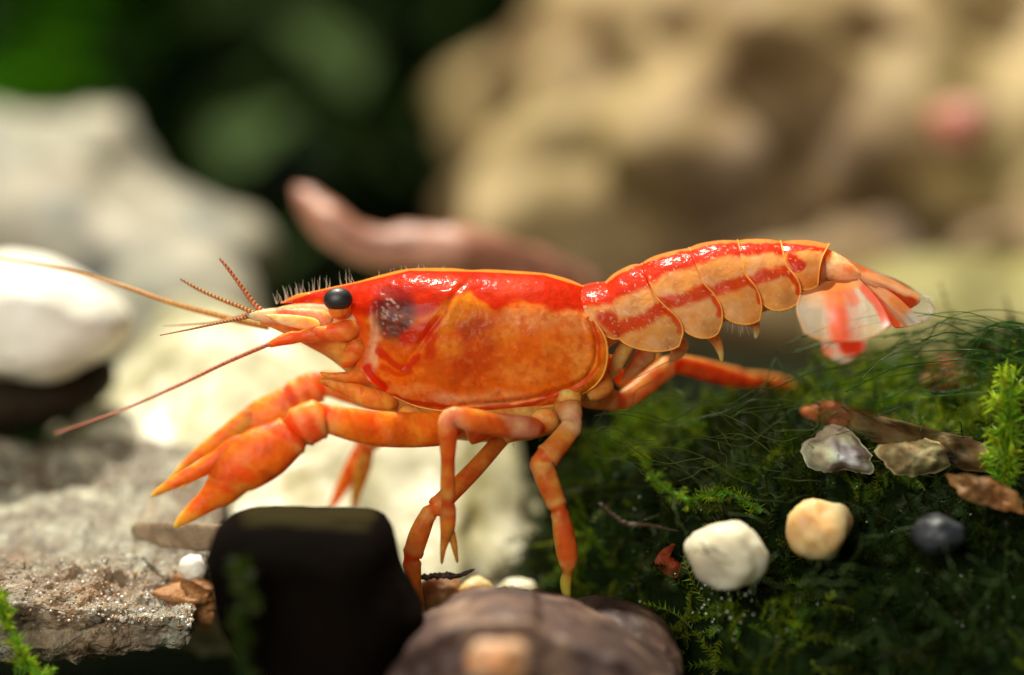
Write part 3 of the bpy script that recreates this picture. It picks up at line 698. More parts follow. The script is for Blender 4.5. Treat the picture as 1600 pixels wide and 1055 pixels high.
def legc(p, t):
    p.spot(893, 665, 16, 16, (0.9, 0.5, 0.3), 0.6); p.stroke([(872, 810), (882, 850), (886, 880)], 9, (0.75, 0.08, 0.01), 0.7)
    p.spot(885, 925, 12, 30, (0.62, 0.40, 0.06), 0.9, 0.4); p.spot(888, 950, 10, 14, (0.12, 0.03, 0.04), 0.9)
limb('walking_leg', mat='leg', segs=[
    [(880, 610, -0.08, 24), (888, 635, -0.16, 22), (894, 655, -0.22, 15), (896, 668, -0.24, 10)],
    [(897, 650, -0.22, 10), (892, 668, -0.24, 16), (872, 694, -0.27, 18), (854, 714, -0.29, 19), (846, 728, -0.30, 15)],
    [(852, 706, -0.29, 13), (847, 726, -0.30, 18), (857, 756, -0.31, 18), (870, 788, -0.31, 15), (875, 802, -0.31, 9)],
    [(871, 788, -0.31, 10), (876, 808, -0.31, 14), (882, 840, -0.31, 17), (887, 872, -0.31, 16), (887, 900, -0.31, 12)],
    [(886, 888, -0.31, 10), (884, 912, -0.30, 9), (886, 932, -0.30, 6), (891, 952, -0.29, 2)],
], parent=CR, paint=legc, base=LEG, seed=45)
# hind leg stretched back behind the abdomen
limb('walking_leg', mat='leg', segs=[
    [(905, 600, 0.0, 34), (920, 610, 0.03, 30), (945, 622, 0.08, 20), (975, 625, 0.12, 13)],
    [(958, 628, 0.10, 12), (985, 618, 0.14, 16), (1015, 595, 0.20, 17), (1042, 574, 0.26, 16), (1058, 566, 0.30, 10)],
    [(1044, 572, 0.28, 10), (1070, 570, 0.36, 15), (1110, 580, 0.52, 16), (1150, 590, 0.68, 14), (1160, 592, 0.72, 9)],
    [(1152, 590, 0.70, 9), (1185, 594, 0.85, 12), (1225, 600, 1.0, 9), (1262, 612, 1.12, 2)],
], parent=CR, paint=None, base=(0.82, 0.30, 0.07), seed=47)
# far side legs
limb('walking_leg', mat='leg', segs=[
    [(640, 640, 0.20, 14), (600, 660, 0.40, 17), (575, 690, 0.50, 16), (560, 712, 0.55, 14)],
    [(566, 700, 0.54, 12), (550, 732, 0.58, 13), (530, 770, 0.62, 9), (514, 800, 0.66, 3)],
], parent=CR, paint=None, base=(0.84, 0.34, 0.04), seed=51)
limb('walking_leg', mat='leg', segs=[
    [(660, 650, 0.22, 14), (610, 668, 0.36, 16), (580, 690, 0.44, 15), (572, 708, 0.46, 12)],
    [(576, 696, 0.46, 11), (568, 730, 0.50, 12), (558, 765, 0.54, 9), (552, 800, 0.58, 3)],
], parent=CR, paint=None, base=(0.84, 0.32, 0.04), seed=53)
limb('walking_leg', mat='leg', segs=[
    [(930, 560, 0.10, 18), (955, 575, 0.18, 16), (968, 590, 0.24, 12)],
    [(964, 580, 0.22, 10), (978, 596, 0.3, 12), (995, 580, 0.42, 12), (1030, 556, 0.6, 9)],
], parent=CR, paint=None, base=(0.7, 0.3, 0.06), seed=55)
# leg roots under the carapace
for x, y_, d, r in ((640, 655, -0.12, 22), (690, 668, -0.13, 24), (745, 674, -0.14, 24), (800, 672, -0.14, 24), (850, 660, -0.13, 25), (885, 625, -0.14, 26), (932, 606, -0.08, 32), (915, 590, -0.1, 30)):
    limb('leg_root', [[(x + 12, y_ - 26, d + 0.05, r * 0.7), (x + 4, y_ - 8, d, r), (x - 4, y_ + 10, d - 0.02, r * 0.8), (x - 8, y_ + 20, d - 0.02, r * 0.35)]], CR, None, base=(0.80, 0.27, 0.05), seed=int(x))
# mouthparts and feeler bases
limb('mouth_leg', [[(600, 598, -0.12, 9), (565, 588, -0.14, 10), (538, 590, -0.15, 9), (515, 588, -0.15, 6), (500, 582, -0.15, 2)]], CR, None, base=(0.9, 0.22, 0.02), seed=61)
limb('mouth_leg', [[(625, 628, -0.10, 18), (580, 622, -0.13, 17), (545, 608, -0.14, 13), (515, 598, -0.15, 8), (496, 594, -0.15, 3)]], CR, None, base=(0.92, 0.20, 0.02), seed=63)
limb('mandible', [[(575, 530, -0.13, 22), (555, 548, -0.14, 18), (542, 566, -0.14, 10), (536, 576, -0.13, 3)]], CR, None, base=(0.8, 0.12, 0.01), seed=65)

def headpaint(p, t):
    p.stroke([(432, 488), (455, 505), (490, 518)], 6, (0.8, 0.07, 0.01), 0.7)
    p.spot(400, 500, 30, 18, (0.7, 0.45, 0.3), 0.6)
for sgn in (-1, 1):
    limb('feeler_base', [[(520, 500, sgn * 0.10, 15), (480, 498, sgn * 0.11, 17), (440, 494, sgn * 0.11, 13), (410, 494, sgn * 0.11, 10), (384, 494, sgn * 0.11, 3)]], CR, headpaint, base=(0.76, 0.36, 0.18), seed=67 + sgn)
    limb('feeler_base', [[(565, 516, sgn * 0.13, 19), (535, 518, sgn * 0.15, 17), (508, 520, sgn * 0.16, 11), (495, 522, sgn * 0.165, 13), (470, 526, sgn * 0.17, 9), (455, 528, sgn * 0.175, 10), (434, 534, sgn * 0.18, 7), (418, 540, sgn * 0.18, 4)]], CR, None, base=(0.82, 0.14, 0.02), seed=71 + sgn)
    limb('feeler_scale', [[(500, 508, sgn * 0.16, 9), (465, 503, sgn * 0.18, 10), (435, 498, sgn * 0.18, 7), (415, 492, sgn * 0.18, 1)]], CR, None, base=(0.86, 0.34, 0.2), seed=75 + sgn, rat=0.3)

def feeler(name, pts, parent, c1, c2, rings, rough=0.25):
    q = spline(np.array(pts, float) * np.array([1, 1, 100, 1]), 220)
    y = q[:, 2] / 100; r = q[:, 3] * (1 + rough * 0.5 * np.sin(np.linspace(0, 1, 220) * rings * 2 * math.pi))
    v, f, t, a = tube(at(q[:, 0], q[:, 1], y), r * upp(y), 8)
    s = smooth(-0.2, 0.5, np.sin(t * rings * 2 * math.pi + 1.2 * np.sin(a * 2)))
    c = np.array(c1)[None] * (1 - s[:, None]) + np.array(c2)[None] * s[:, None]
    return mk(name, v, f, M['feeler'], parent, ROOT, np.concatenate([c, np.ones((len(c), 1))], 1))
feeler('antenna', [(420, 538, -0.18, 3.6), (350, 568, -0.24, 3.2), (270, 606, -0.34, 2.7), (180, 645, -0.46, 2.2), (85, 678, -0.6, 1.6)], CR, (0.55, 0.16, 0.07), (0.72, 0.28, 0.16), 50, 0.1)
feeler('antenna', [(420, 512, 0.18, 4.8), (350, 496, 0.16, 4.4), (270, 474, 0.16, 3.9), (180, 443, 0.22, 3.2), (90, 418, 0.34, 2.6), (-30, 400, 0.5, 2.0)], CR, (0.62, 0.30, 0.05), (0.78, 0.42, 0.10), 60, 0.1)
feeler('antennule', [(412, 488, -0.08, 5.0), (398, 476, -0.08, 4.2), (375, 445, -0.09, 3.3), (355, 418, -0.10, 2.7), (343, 404, -0.10, 1.6)], CR, (0.55, 0.16, 0.05), (0.75, 0.34, 0.16), 16)
feeler('antennule', [(402, 492, 0.0, 4.4), (375, 480, 0.02, 3.6), (345, 468, 0.03, 3.2), (310, 452, 0.04, 2.8), (282, 436, 0.04, 1.6)], CR, (0.40, 0.11, 0.02), (0.78, 0.46, 0.14), 22)
feeler('antennule', [(405, 490, -0.11, 4.0), (380, 497, -0.11, 3.2), (345, 504, -0.12, 2.4), (300, 514, -0.12, 1.6), (250, 524, -0.12, 0.8)], CR, (0.36, 0.09, 0.02), (0.76, 0.42, 0.14), 30)
feeler('antennule', [(400, 488, 0.09, 3.6), (370, 496, 0.09, 2.8), (335, 504, 0.10, 2.0), (290, 508, 0.12, 1.3), (255, 510, 0.12, 0.7)], CR, (0.5, 0.18, 0.05), (0.78, 0.45, 0.2), 26)

# ---- eyes on their stalks
def ellipsoid(px, py, y, rx, ry, rd, rot=0):
    n_, F_ = icos(4); c, s_ = math.cos(rot), math.sin(rot); u = upp(y)
    x = n_[:, 0] * rx * u; z = n_[:, 2] * ry * u
    return np.stack([x * c - z * s_, n_[:, 1] * rd * u, x * s_ + z * c], 1) + at(px, py, y), F_
for sgn in (-1, 1):
    V, F = ellipsoid(528, 468, -0.15, 23, 18.5, 17, R(4)); V[:, 1] *= -sgn
    if sgn > 0: V[:, 2] -= 0.035; V[:, 1] -= 0.03
    e = mk('eye', V, F, M['eye'], CR, ROOT)
    limb('eye_stalk', [[(548, 492, sgn * 0.10, 14), (532, 483, sgn * 0.135, 18), (520, 474, sgn * 0.15, 15), (512, 468, sgn * 0.15, 5)]], e, None, base=(0.84, 0.24, 0.03), seed=81 + sgn)

# ---- tail fan
def lobe(name, T, B, L, Rr, y00, y10, y01, y11, paint, parent, bow=0.02, nu=50, nv=40, rim=1.3, thick=0.008):
    u = np.linspace(0, 1, nu); s = np.linspace(0, 1, nv)
    P = coons(T, B, L, Rr, nu, s); U, S = u[:, None], s[None]
    y = (1 - U) * (1 - S) * y00 + U * (1 - S) * y10 + (1 - U) * S * y01 + U * S * y11 - bow * np.sin(U * math.pi) * np.sin(S * math.pi) + 0.003 * np.sin(U * math.pi * 6 + S * 2)
    V = at(P[..., 0], P[..., 1], y); p = Paint(P[..., 0], P[..., 1], (0.75, 0.62, 0.5), 5, 3, 18); p.a[:] = 0.30
    paint(p)
    c = p.rgba(); V2 = V.copy(); V2[..., 1] += thick
    parts = [(V.reshape(-1, 3), gridfaces(nu, nv), c), (V2.reshape(-1, 3), gridfaces(nu, nv), c)]
    path = np.vstack([V[0, :], V[1:, -1], V[-1, ::-1][1:]]); path[:, 1] += thick / 2
    cc = np.vstack([c.reshape(nu, nv, 4)[0, :], c.reshape(nu, nv, 4)[1:, -1], c.reshape(nu, nv, 4)[-1, ::-1][1:]])
    if rim:
        v, f, t, a = tube(path, np.full(len(path), rim / PPU), 6)
        ca = np.vstack([np.repeat(cc * np.array([1, 0.8, 0.6, 1]), 6, 0), cc[:1], cc[-1:]]); ca[:, 3] = np.maximum(ca[:, 3], 0.6); parts.append((v, f, ca))
    V, F, C = join(parts)
    return mk(name, V, F, M['fin'], parent, ROOT, C)
FR = (0.78, 0.07, 0.01); FO = (0.85, 0.30, 0.06)
def fp1(p):
    p.mottle(16, 0.0, 0.6, (0.9, 0.5, 0.2), 0.5, 3); p.stroke([(1302, 455), (1308, 485), (1314, 525)], 17, (0.8, 0.10, 0.015), 0.9, 0.6, 0.9); p.stroke([(1322, 445), (1334, 470)], 9, FR, 0.6, alpha=.9)
    p.stroke([(1352, 450), (1372, 480), (1388, 508)], 8, FR, 0.8, alpha=0.95)
    p.stroke([(1255, 448), (1330, 440)], 14, FO, 0.8, alpha=0.95); p.spot(1290, 470, 30, 12, PEACH, 0.4, alpha=.8)
fan = limb('tail_fan', [[(1262, 412, 0, 22), (1284, 413, 0, 25), (1306, 420, -0.03, 22), (1330, 430, -0.05, 15), (1352, 440, -0.05, 5)]], CR, lambda p, t: (p.stroke([(1280, 404), (1310, 412), (1340, 428)], 4, FR, 0.8), p.stroke([(1284, 426), (1320, 434), (1345, 442)], 4, FR, 0.6), p.stroke([(1284, 416), (1340, 436)], 4, PALE, 0.7)), base=(0.88, 0.20, 0.03), seed=91, rat=1.1)
lobe('uropod', [(1258, 446), (1290, 440), (1340, 436)], [(1258, 520), (1290, 532), (1330, 533), (1365, 524), (1392, 508)], [(1258, 446), (1246, 482), (1258, 520)], [(1340, 436), (1372, 472), (1392, 508)], -0.08, -0.08, -0.50, -0.40, fp1, fan, 0.05, rim=2.0)
def fp2(p):
    p.mix(np.full(len(p.px), 0.8), (0.85, 0.36, 0.12), 0.85)
    p.stroke([(1345, 448), (1368, 470), (1392, 498), (1398, 510)], 7, FR, 0.9, alpha=1); p.stroke([(1395, 470), (1420, 488)], 7, (0.86, 0.3, 0.06), 0.8)
    p.spot(1432, 500, 18, 14, (0.7, 0.68, 0.62), 0.9, alpha=0.55)
lobe('uropod', [(1336, 442), (1345, 438), (1358, 436)], [(1400, 512), (1420, 510), (1440, 504)], [(1336, 442), (1365, 478), (1400, 512)], [(1358, 436), (1405, 468), (1440, 504)], -0.07, -0.06, -0.2, -0.14, fp2, fan, 0.02)
def fp3(p):
    p.mix(np.full(len(p.px), 0.9), (0.92, 0.42, 0.14), 0.95)
    p.stroke([(1372, 450), (1400, 465), (1424, 474)], 9, FR, 0.95, alpha=1); p.stroke([(1340, 412), (1400, 436), (1424, 450)], 4, (0.8, 0.2, 0.05), 0.7)
    p.stroke([(1300, 405), (1350, 420)], 6, (0.82, 0.2, 0.03), 0.7); p.stroke([(1330, 432), (1385, 446), (1418, 458)], 5, PALE, 0.7)
lobe('telson', [(1284, 390), (1300, 392), (1340, 413), (1400, 440), (1430, 457)], [(1290, 432), (1345, 445), (1385, 466), (1410, 480), (1424, 481)], [(1284, 390), (1286, 412), (1290, 432)], [(1430, 457), (1437, 470), (1424, 481)], 0.0, 0.0, -0.05, -0.06, fp3, fan, 0.05)
def fp4(p):
    p.mix(np.full(len(p.px), 0.5), (0.62, 0.6, 0.52), 0.38)
    p.spot(1390, 445, 45, 12, (0.85, 0.42, 0.2), 0.8, alpha=0.85)
lobe('uropod', [(1310, 400), (1400, 436), (1448, 464)], [(1330, 432), (1400, 490), (1446, 502)], [(1310, 400), (1320, 416), (1330, 432)], [(1448, 464), (1460, 484), (1446, 502)], 0.05, 0.1, 0.05, 0.12, fp4, fan, 0.02)
def fp5(p):
    p.spot(1330, 540, 22, 18, FR, 0.95, 0.4, 0.95); p.spot(1290, 550, 14, 12, (0.8, 0.2, 0.06), 0.7, alpha=0.8); p.stroke([(1320, 470), (1330, 510)], 18, FR, 0.5, alpha=.8)
lobe('uropod', [(1290, 445), (1320, 440), (1345, 440)], [(1286, 552), (1318, 566), (1352, 546)], [(1290, 445), (1284, 500), (1286, 552)], [(1345, 440), (1358, 490), (1352, 546)], 0.06, 0.06, 0.38, 0.42, fp5, fan, 0.03)

# ---- swimmerets under the abdomen
for pts, c in (([(985, 530, -0.05, 12), (968, 560, -0.04, 12), (956, 585, -0.03, 8), (946, 596, -0.02, 3)], (0.72, 0.32, 0.08)),
               ([(1020, 540, 0.0, 18), (1000, 565, 0.05, 14), (978, 590, 0.1, 8), (970, 600, 0.1, 3)], (0.55, 0.28, 0.10)),
               ([(1105, 515, -0.04, 10), (1120, 535, -0.05, 8), (1126, 552, -0.05, 5), (1128, 566, -0.05, 2)], (0.75, 0.30, 0.08)),
               ([(1165, 495, -0.04, 10), (1180, 508, -0.05, 8), (1182, 520, -0.05, 5), (1180, 530, -0.05, 2)], (0.7, 0.4, 0.18)),
               ([(1060, 525, 0.05, 16), (1062, 545, 0.06, 13), (1050, 562, 0.08, 6), (1045, 570, 0.08, 2)], (0.6, 0.32, 0.14))):
    limb('swimmeret', [pts], CR, None, base=c, seed=int(pts[0][0]), rat=0.6)

# ---- bristles
g = np.random.default_rng(5); parts = []
def hair(px, py, y, dx, dy, r=0.55):
    q = np.array([(px, py), (px + dx * 0.5 + g.normal() * 0.8, py + dy * 0.5), (px + dx, py + dy)])
    P = at(q[:, 0], q[:, 1], y + np.array([0, 0, g.normal() * 0.02])); v, f, t, a = tube(P, np.array([r, r * 0.7, r * 0.25]) / PPU, 4)
    c = np.tile([0.9, 0.85, 0.7, 0.28], (len(v), 1)); parts.append((v, f, c))
DX = [437, 462, 490, 522, 560, 600, 640, 700, 760, 850, 905]; DY = [474, 461, 455, 448, 440, 429, 421, 420, 422, 428, 443]
for x in np.concatenate([g.uniform(430, 470, 26), g.uniform(470, 560, 26), g.uniform(560, 700, 12)]):
    y = np.interp(x, DX, DY); L = g.uniform(10, 24) if x < 560 else g.uniform(4, 10)
    hair(x, y + 1, g.normal() * 0.02, -L * 0.15 + g.normal() * 3, -L)
for _ in range(26): 
    x = g.uniform(1130, 1200); hair(x, np.interp(x, [1130, 1160, 1186, 1200], [498, 506, 502, 478]), g.normal() * 0.02 - 0.1, g.normal() * 4, g.uniform(10, 22))
for _ in range(16):
    x = g.uniform(1200, 1246); hair(x, 482, -0.1, g.normal() * 4, g.uniform(5, 12))
for _ in range(46):
    t = g.uniform(); hair(1440 + 10 * math.sin(t * 3), 462 + 42 * t, 0.08, 14 + g.normal() * 3, 4 + 8 * (t - 0.4) + g.normal() * 2)
for _ in range(14):
    hair(g.uniform(700, 890), 690 + g.normal() * 4 , -0.05, g.normal() * 4, g.uniform(4, 10))
V, F, C = join(parts)
tag(mk('bristles', V, F, M['hair'], CR, ROOT, C), None, kind='stuff')

# ================================================================== STONES AROUND IT
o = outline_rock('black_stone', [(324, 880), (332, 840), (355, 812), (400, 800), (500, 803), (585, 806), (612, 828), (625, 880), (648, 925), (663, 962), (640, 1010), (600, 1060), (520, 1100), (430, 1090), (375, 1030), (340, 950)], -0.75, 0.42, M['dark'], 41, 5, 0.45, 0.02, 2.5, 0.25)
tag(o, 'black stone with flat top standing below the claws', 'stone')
o = outline_rock('brown_stone', [(585, 1085), (630, 1010), (700, 958), (760, 938), (830, 945), (900, 962), (960, 985), (1010, 1015), (1060, 1080), (1030, 1180), (820, 1220), (640, 1180)], -0.85, 0.6, M['brown'], 43, 6, 0.75, 0.06, 2.4, 0.45, ridges=(([(590, 1070), (660, 1010), (730, 978), (800, 972), (880, 985), (960, 1015), (1050, 1070)], 13, 0.10), ([(640, 1000), (700, 962), (760, 944), (830, 950)], 10, 0.06)))
tag(o, 'rounded purplish brown stone with an orange pebble on it', 'stone')
o = outline_rock('brown_stone', [(850, 1010), (875, 958), (920, 941), (980, 945), (1030, 968), (1060, 1010), (1070, 1070), (1040, 1130), (900, 1140), (850, 1080)], -0.42, 0.32, M['brown'], 47, 5, 0.75, 0.04, 2.2, 0.3)
tag(o, 'rounded brown stone on which the rear walking leg stands', 'stone')
tag(pebble('pebble', 780, 1034, -1.62, 50, 42, M['orange'], 3), 'orange and grey pebble lying on the rounded purplish brown stone', 'pebble')
tag(pebble('pebble', 1135, 870, on_mound(1135, 900, 0.3), 62, 55, M['cream'], 8), 'cream white pebble in the moss', 'pebble')
tag(pebble('pebble', 1280, 826, on_mound(1280, 850, 0.3), 55, 50, M['amber'], 11), 'beige pebble with an amber underside in the moss', 'pebble')
tag(pebble('pebble', 1468, 836, on_mound(1468, 850, 0.22), 42, 34, M['slate'], 14), 'small dark slate pebble in the moss', 'pebble')
tag(pebble('pebble', 1500, 195, 4.2, 50, 42, rockmat('pink_pebble', [(0.42, (0.38, 0.09, 0.04)), (0.6, (0.5, 0.36, 0.34))], 1.6, 3)), 'pink and red pebble stuck on the huge boulder', 'pebble')
tag(pebble('pebble', 302, 886, 0.03, 22, 20, M['white'], 17), 'small white pebble in the hollow beside the black stone', 'pebble')
tag(pebble('pebble', 808, 925, 0.35, 30, 22, M['cream'], 19), 'small pale pebble between the walking legs', 'pebble')
tag(pebble('pebble', 745, 925, 0.1, 28, 26, M['amber'], 23), 'small amber pebble beneath the walking legs', 'pebble')
tag(pebble('pebble', 690, 930, 0.15, 40, 34, M['rust'], 25), 'rusty orange pebble at the tip of a walking leg', 'pebble')
tag(pebble('detritus_clump', 290, 935, 0.12, 75, 36, M['rust'], 27, sub=5, amp=0.35), 'rusty brown clump of detritus beside the black stone', 'detritus')

# grit on the slab
g = np.random.default_rng(77)
up_idx = np.where((SV[:, 1] < 0.9) & (np.abs(SV[:, 0] + 1.6) < 0.9))[0]
me = slab.data; nr = np.zeros(len(me.vertices) * 3); me.vertices.foreach_get('normal', nr); nr = nr.reshape(-1, 3)
up_idx = up_idx[nr[up_idx, 2] > 0.25]
pick = g.choice(up_idx, 2200); iv_, if_ = icos(1)
rad = g.uniform(0.003, 0.008, len(pick)) * g.uniform(0.6, 1.5, len(pick))
V = (SV[pick][:, None] + (iv_[None] * g.uniform(0.6, 1.2, (len(pick), 1, 3)) + g.normal(size=(len(pick), len(iv_), 3)) * 0.12) * rad[:, None, None]).reshape(-1, 3)
F = (if_[None] + (np.arange(len(pick)) * len(iv_))[:, None, None]).reshape(-1, 3)
pal = np.array([(0.34, 0.32, 0.25), (0.5, 0.46, 0.36), (0.24, 0.13, 0.06), (0.62, 0.6, 0.52), (0.14, 0.09, 0.06), (0.4, 0.28, 0.14)])
C = np.repeat(pal[g.integers(0, len(pal), len(pick))], len(iv_), 0)
M['grit'] = pigment('grit', rough=0.3, mott=0.1, bump=0)
gr = mk('grit', V, F, M['grit'], slab, slab.location, C, False); gr['kind'] = 'stuff'

# ================================================================== WOOD, LEAVES, SHELLS
def stick(name, pts, mat, label, cat, amp=0.15, seed=0, k=14, rat=1.0, n=90):
    q = spline(np.array(pts, float) * np.array([1, 1, 100, 1]), n); y = q[:, 2] / 100
    r = q[:, 3] * np.minimum(1, np.sqrt(np.clip(np.minimum(np.arange(n), n - 1 - np.arange(n)) / 4 + 0.1, 0, 1)))
    V, F, t, a = tube(at(q[:, 0], q[:, 1], y), r * upp(y), k, rat)
    s = np.mean(r * upp(y)); ax = np.vstack([np.repeat(at(q[:, 0], q[:, 1], y), k, 0), V[-2:]])
    V = V + (V - ax) * (amp * fbm(V / s * 0.8, 3, seed))[:, None]
    lo = V[np.argmin(V[:, 2])]
    return tag(mk(name, V, F, mat, None, lo), label, cat)
M['root'] = rockmat('root_wood', [(0.34, (0.12, 0.045, 0.028)), (0.5, (0.33, 0.14, 0.085)), (0.68, (0.48, 0.23, 0.15))], 2.5, 6, 0.45, 0.5, 10, 0.5)
stick('driftwood_root', [(462, 292, 2.2, 14), (490, 325, 2.15, 24), (530, 360, 2.1, 30), (580, 385, 2.1, 32), (640, 388, 2.1, 34), (720, 390, 2.1, 36), (790, 405, 2.2, 36), (860, 432, 2.3, 34), (930, 470, 2.4, 28)], M['root'], 'smooth reddish brown driftwood root behind the carapace', 'driftwood')
M['strip'] = rockmat('pale_wood', [(0.3, (0.12, 0.08, 0.045)), (0.55, (0.28, 0.2, 0.12)), (0.8, (0.42, 0.33, 0.22))], 6, 6, 0.6, 0.6, 30, 0.2)
stick('wood_strip', [(205, 828, 0.25, 12), (260, 836, 0.12, 20), (330, 840, 0.05, 22), (400, 840, 0.04, 18)], M['strip'], 'flat strip of brown wood below the claw tips', 'wood', 0.1, 3, rat=0.3)
stick('twig', [(655, 903, -0.1, 4), (690, 899, -0.1, 5), (715, 900, -0.1, 4), (742, 889, -0.1, 2)], rockmat('dark_twig', [(0.3, (0.02, 0.012, 0.006)), (0.7, (0.07, 0.04, 0.02))], 20), 'short dark twig between the walking legs', 'twig', 0.5, 5)
stick('twig', [(935, 786, on_mound(1000, 815, .15), 3), (975, 818, on_mound(1000, 815, .15), 4), (1010, 820, on_mound(1010, 820, .15), 3), (1060, 830, on_mound(1060, 830, .15), 2)], bpy.data.materials['dark_twig'], 'dark forked twig lying on the moss', 'twig', 0.5, 6)

def flake(name, outline, y, mat, label, cat, col, bulge=0.04, lean=0.0, seed=0, ridges=0, rag=0.14):
    """thin curved flake or shell valve"""
    o_ = spline(list(outline) + [outline[0]], 49)[:-1]; c = o_.mean(0); rings = 14
    o_ = c + (o_ - c) * (1 + rag * fbm(np.concatenate([o_, 0 * o_[:, :1]], 1) / 13, 3, seed + 2))[:, None]
    px = []; py = []; dd = []
    for i in range(rings):
        f = (i + 1) / rings; q = c + (o_ - c) * f; px.append(q[:, 0]); py.append(q[:, 1]); dd.append(np.full(48, 1 - f * f))
    px, py, dd = (np.array(a) for a in (px, py, dd))
    yv = y - bulge * dd + lean * (527 - py) / PPU + 0.035 * fbm(np.stack([px, py, 0 * px], -1) / 24, 3, seed) + ridges * 0.0025 * np.sin(dd * 20 + 2 * px / 40)
    V = at(px, py, yv).reshape(-1, 3); V0 = at(c[0], c[1], y - bulge + lean * (527 - c[1]) / PPU)
    F = gridfaces(rings, 48, 0, True).tolist() + [(rings * 48, i, (i + 1) % 48) for i in range(48)]
    V = np.vstack([V, V0]); n_ = len(V); V2 = V.copy(); V2[:, 1] += 0.012
    F = F + [tuple(n_ + i for i in q[::-1]) for q in F]
    e = (rings - 1) * 48; F += [(e + i, e + (i + 1) % 48, n_ + e + (i + 1) % 48, n_ + e + i) for i in range(48)]
    C = np.tile(np.array(col), (len(V), 1)) * (1 + 0.75 * fbm(V * 7, 4, seed))[:, None]; C = np.clip(np.vstack([C, C]), 0.004, 0.9)
    V = np.vstack([V, V2]); lo = V[np.argmin(V[:, 2])]
    return tag(mk(name, V, F, mat, None, lo, C), label, cat)
flake('shell', [(1252, 700), (1270, 678), (1300, 668), (1330, 675), (1352, 700), (1370, 730), (1350, 742), (1320, 735), (1285, 738), (1262, 725)], on_mound(1310, 705, 0.06), M['thin'], 'broken white shell lying on the moss', 'shell', (0.85, 0.82, 0.58), 0.16, 0.5, 3, 1)
flake('shell', [(1368, 705), (1390, 690), (1430, 686), (1470, 692), (1492, 706), (1480, 728), (1450, 742), (1415, 744), (1385, 732)], on_mound(1430, 715, 0.06), M['thin'], 'translucent yellowish oval shell beside the broken white shell', 'shell', (0.75, 0.66, 0.32), 0.16, 0.6, 5, 1)
flake('dead_leaf', [(1325, 640), (1380, 650), (1450, 668), (1530, 690), (1560, 715), (1540, 740), (1480, 725), (1400, 700), (1345, 680)], on_mound(1440, 695, -0.01), M['thin'], 'brown dead leaf lying behind the oval shell', 'leaf', (0.24, 0.16, 0.05), 0.05, 0.9, 7)
flake('dead_leaf', [(1440, 600), (1448, 570), (1480, 552), (1515, 562), (1530, 590), (1505, 605), (1470, 610)], on_mound(1485, 590, 0.12), M['thin'], 'orange leaf fragment among the algae below the tail fan', 'leaf', (0.5, 0.18, 0.06), 0.05, 0.6, 9)
flake('dead_leaf', [(1255, 640), (1290, 625), (1340, 640), (1390, 655), (1375, 672), (1320, 668), (1275, 660)], on_mound(1320, 650, 0.03), M['thin'], 'small orange leaf scrap above the broken white shell', 'leaf', (0.5, 0.17, 0.05), 0.03, 0.5, 11)
flake('dead_leaf', [(1020, 876), (1035, 860), (1055, 850), (1048, 868), (1064, 884), (1052, 902), (1034, 892)], on_mound(1042, 876, 0.22), M['thin'], 'curled red leaf scrap beside the cream white pebble', 'leaf', (0.30, 0.06, 0.02), 0.03, 0.0, 13)
flake('dead_leaf', [(1480, 740), (1540, 745), (1590, 770), (1600, 800), (1540, 790), (1495, 770)], on_mound(1545, 770, 0.04), M['thin'], 'tan leaf scrap lying below the brown dead leaf', 'leaf', (0.34, 0.18, 0.06), 0.03, 0.4, 15)

# ================================================================== GREEN STEMS AND ALGAE
def moss_stem(pts, label, seed, leaf=0.06, n=70, lum=1.0):
    q = spline(np.array(pts, float) * np.array([1, 1, 100]), 60); P = at(q[:, 0], q[:, 1], q[:, 2] / 100)
    root = thing('moss_stem', P[0], label, 'moss stem')
    v, f, t, a = tube(P, np.linspace(0.014, 0.006, 60), 6)
    mk('stem', v, f, M['moss'], root, P[0], np.tile([0.05 * lum, 0.13 * lum, 0.012, 1], (len(v), 1)))
    g = np.random.default_rng(seed); i = g.integers(2, 60, n)
    T = np.gradient(P, axis=0); d = T[np.minimum(i, 59)]; d = d / np.linalg.norm(d, axis=1)[:, None]
    V, F, C = fronds(P[i], d * 0.6 + g.normal(size=(n, 3)) * 0.7, 4, leaf * 1.2, leaf, seed, 0.0, 0.3, np.full(n, lum))
    tag(mk('foliage', V, F, M['moss'], root, P[0], C, False), None)
moss_stem([(75, 1075, -0.5), (40, 1030, -0.5), (20, 985, -0.48), (2, 935, -0.45)], 'bright green moss stem in front of the rough slab', 1, 0.035, 60, 2.6)
moss_stem([(384, 1075, -1.35), (378, 1000, -1.35), (380, 940, -1.33), (382, 885, -1.3)], 'dark green moss stem in front of the black stone', 2, 0.035, 50, 0.4)
moss_stem([(1560, 760, on_mound(1560, 760, .1)), (1572, 700, on_mound(1560, 760, .15)), (1570, 650, on_mound(1560, 760, .15)), (1585, 590, on_mound(1560, 760, .12))], 'bright green upright moss stem beside the brown dead leaf', 3, 0.05, 70, 2.4)
moss_stem([(1090, 790, on_mound(1090, 790, .05)), (1060, 775, on_mound(1060, 775, .14)), (1030, 755, on_mound(1030, 755, .16)), (1010, 728, on_mound(1030, 755, .16)), (997, 706, on_mound(1030, 755, .16))], 'yellow-green arching moss sprig below the abdomen', 4, 0.024, 40, 2.2)
moss_stem([(1190, 800, on_mound(1190, 800, .05)), (1150, 775, on_mound(1150, 775, .12)), (1120, 770, on_mound(1120, 770, .12)), (1085, 780, on_mound(1085, 780, .12))], 'green moss sprig drooping above the cream white pebble', 5, 0.026, 40, 1.8)

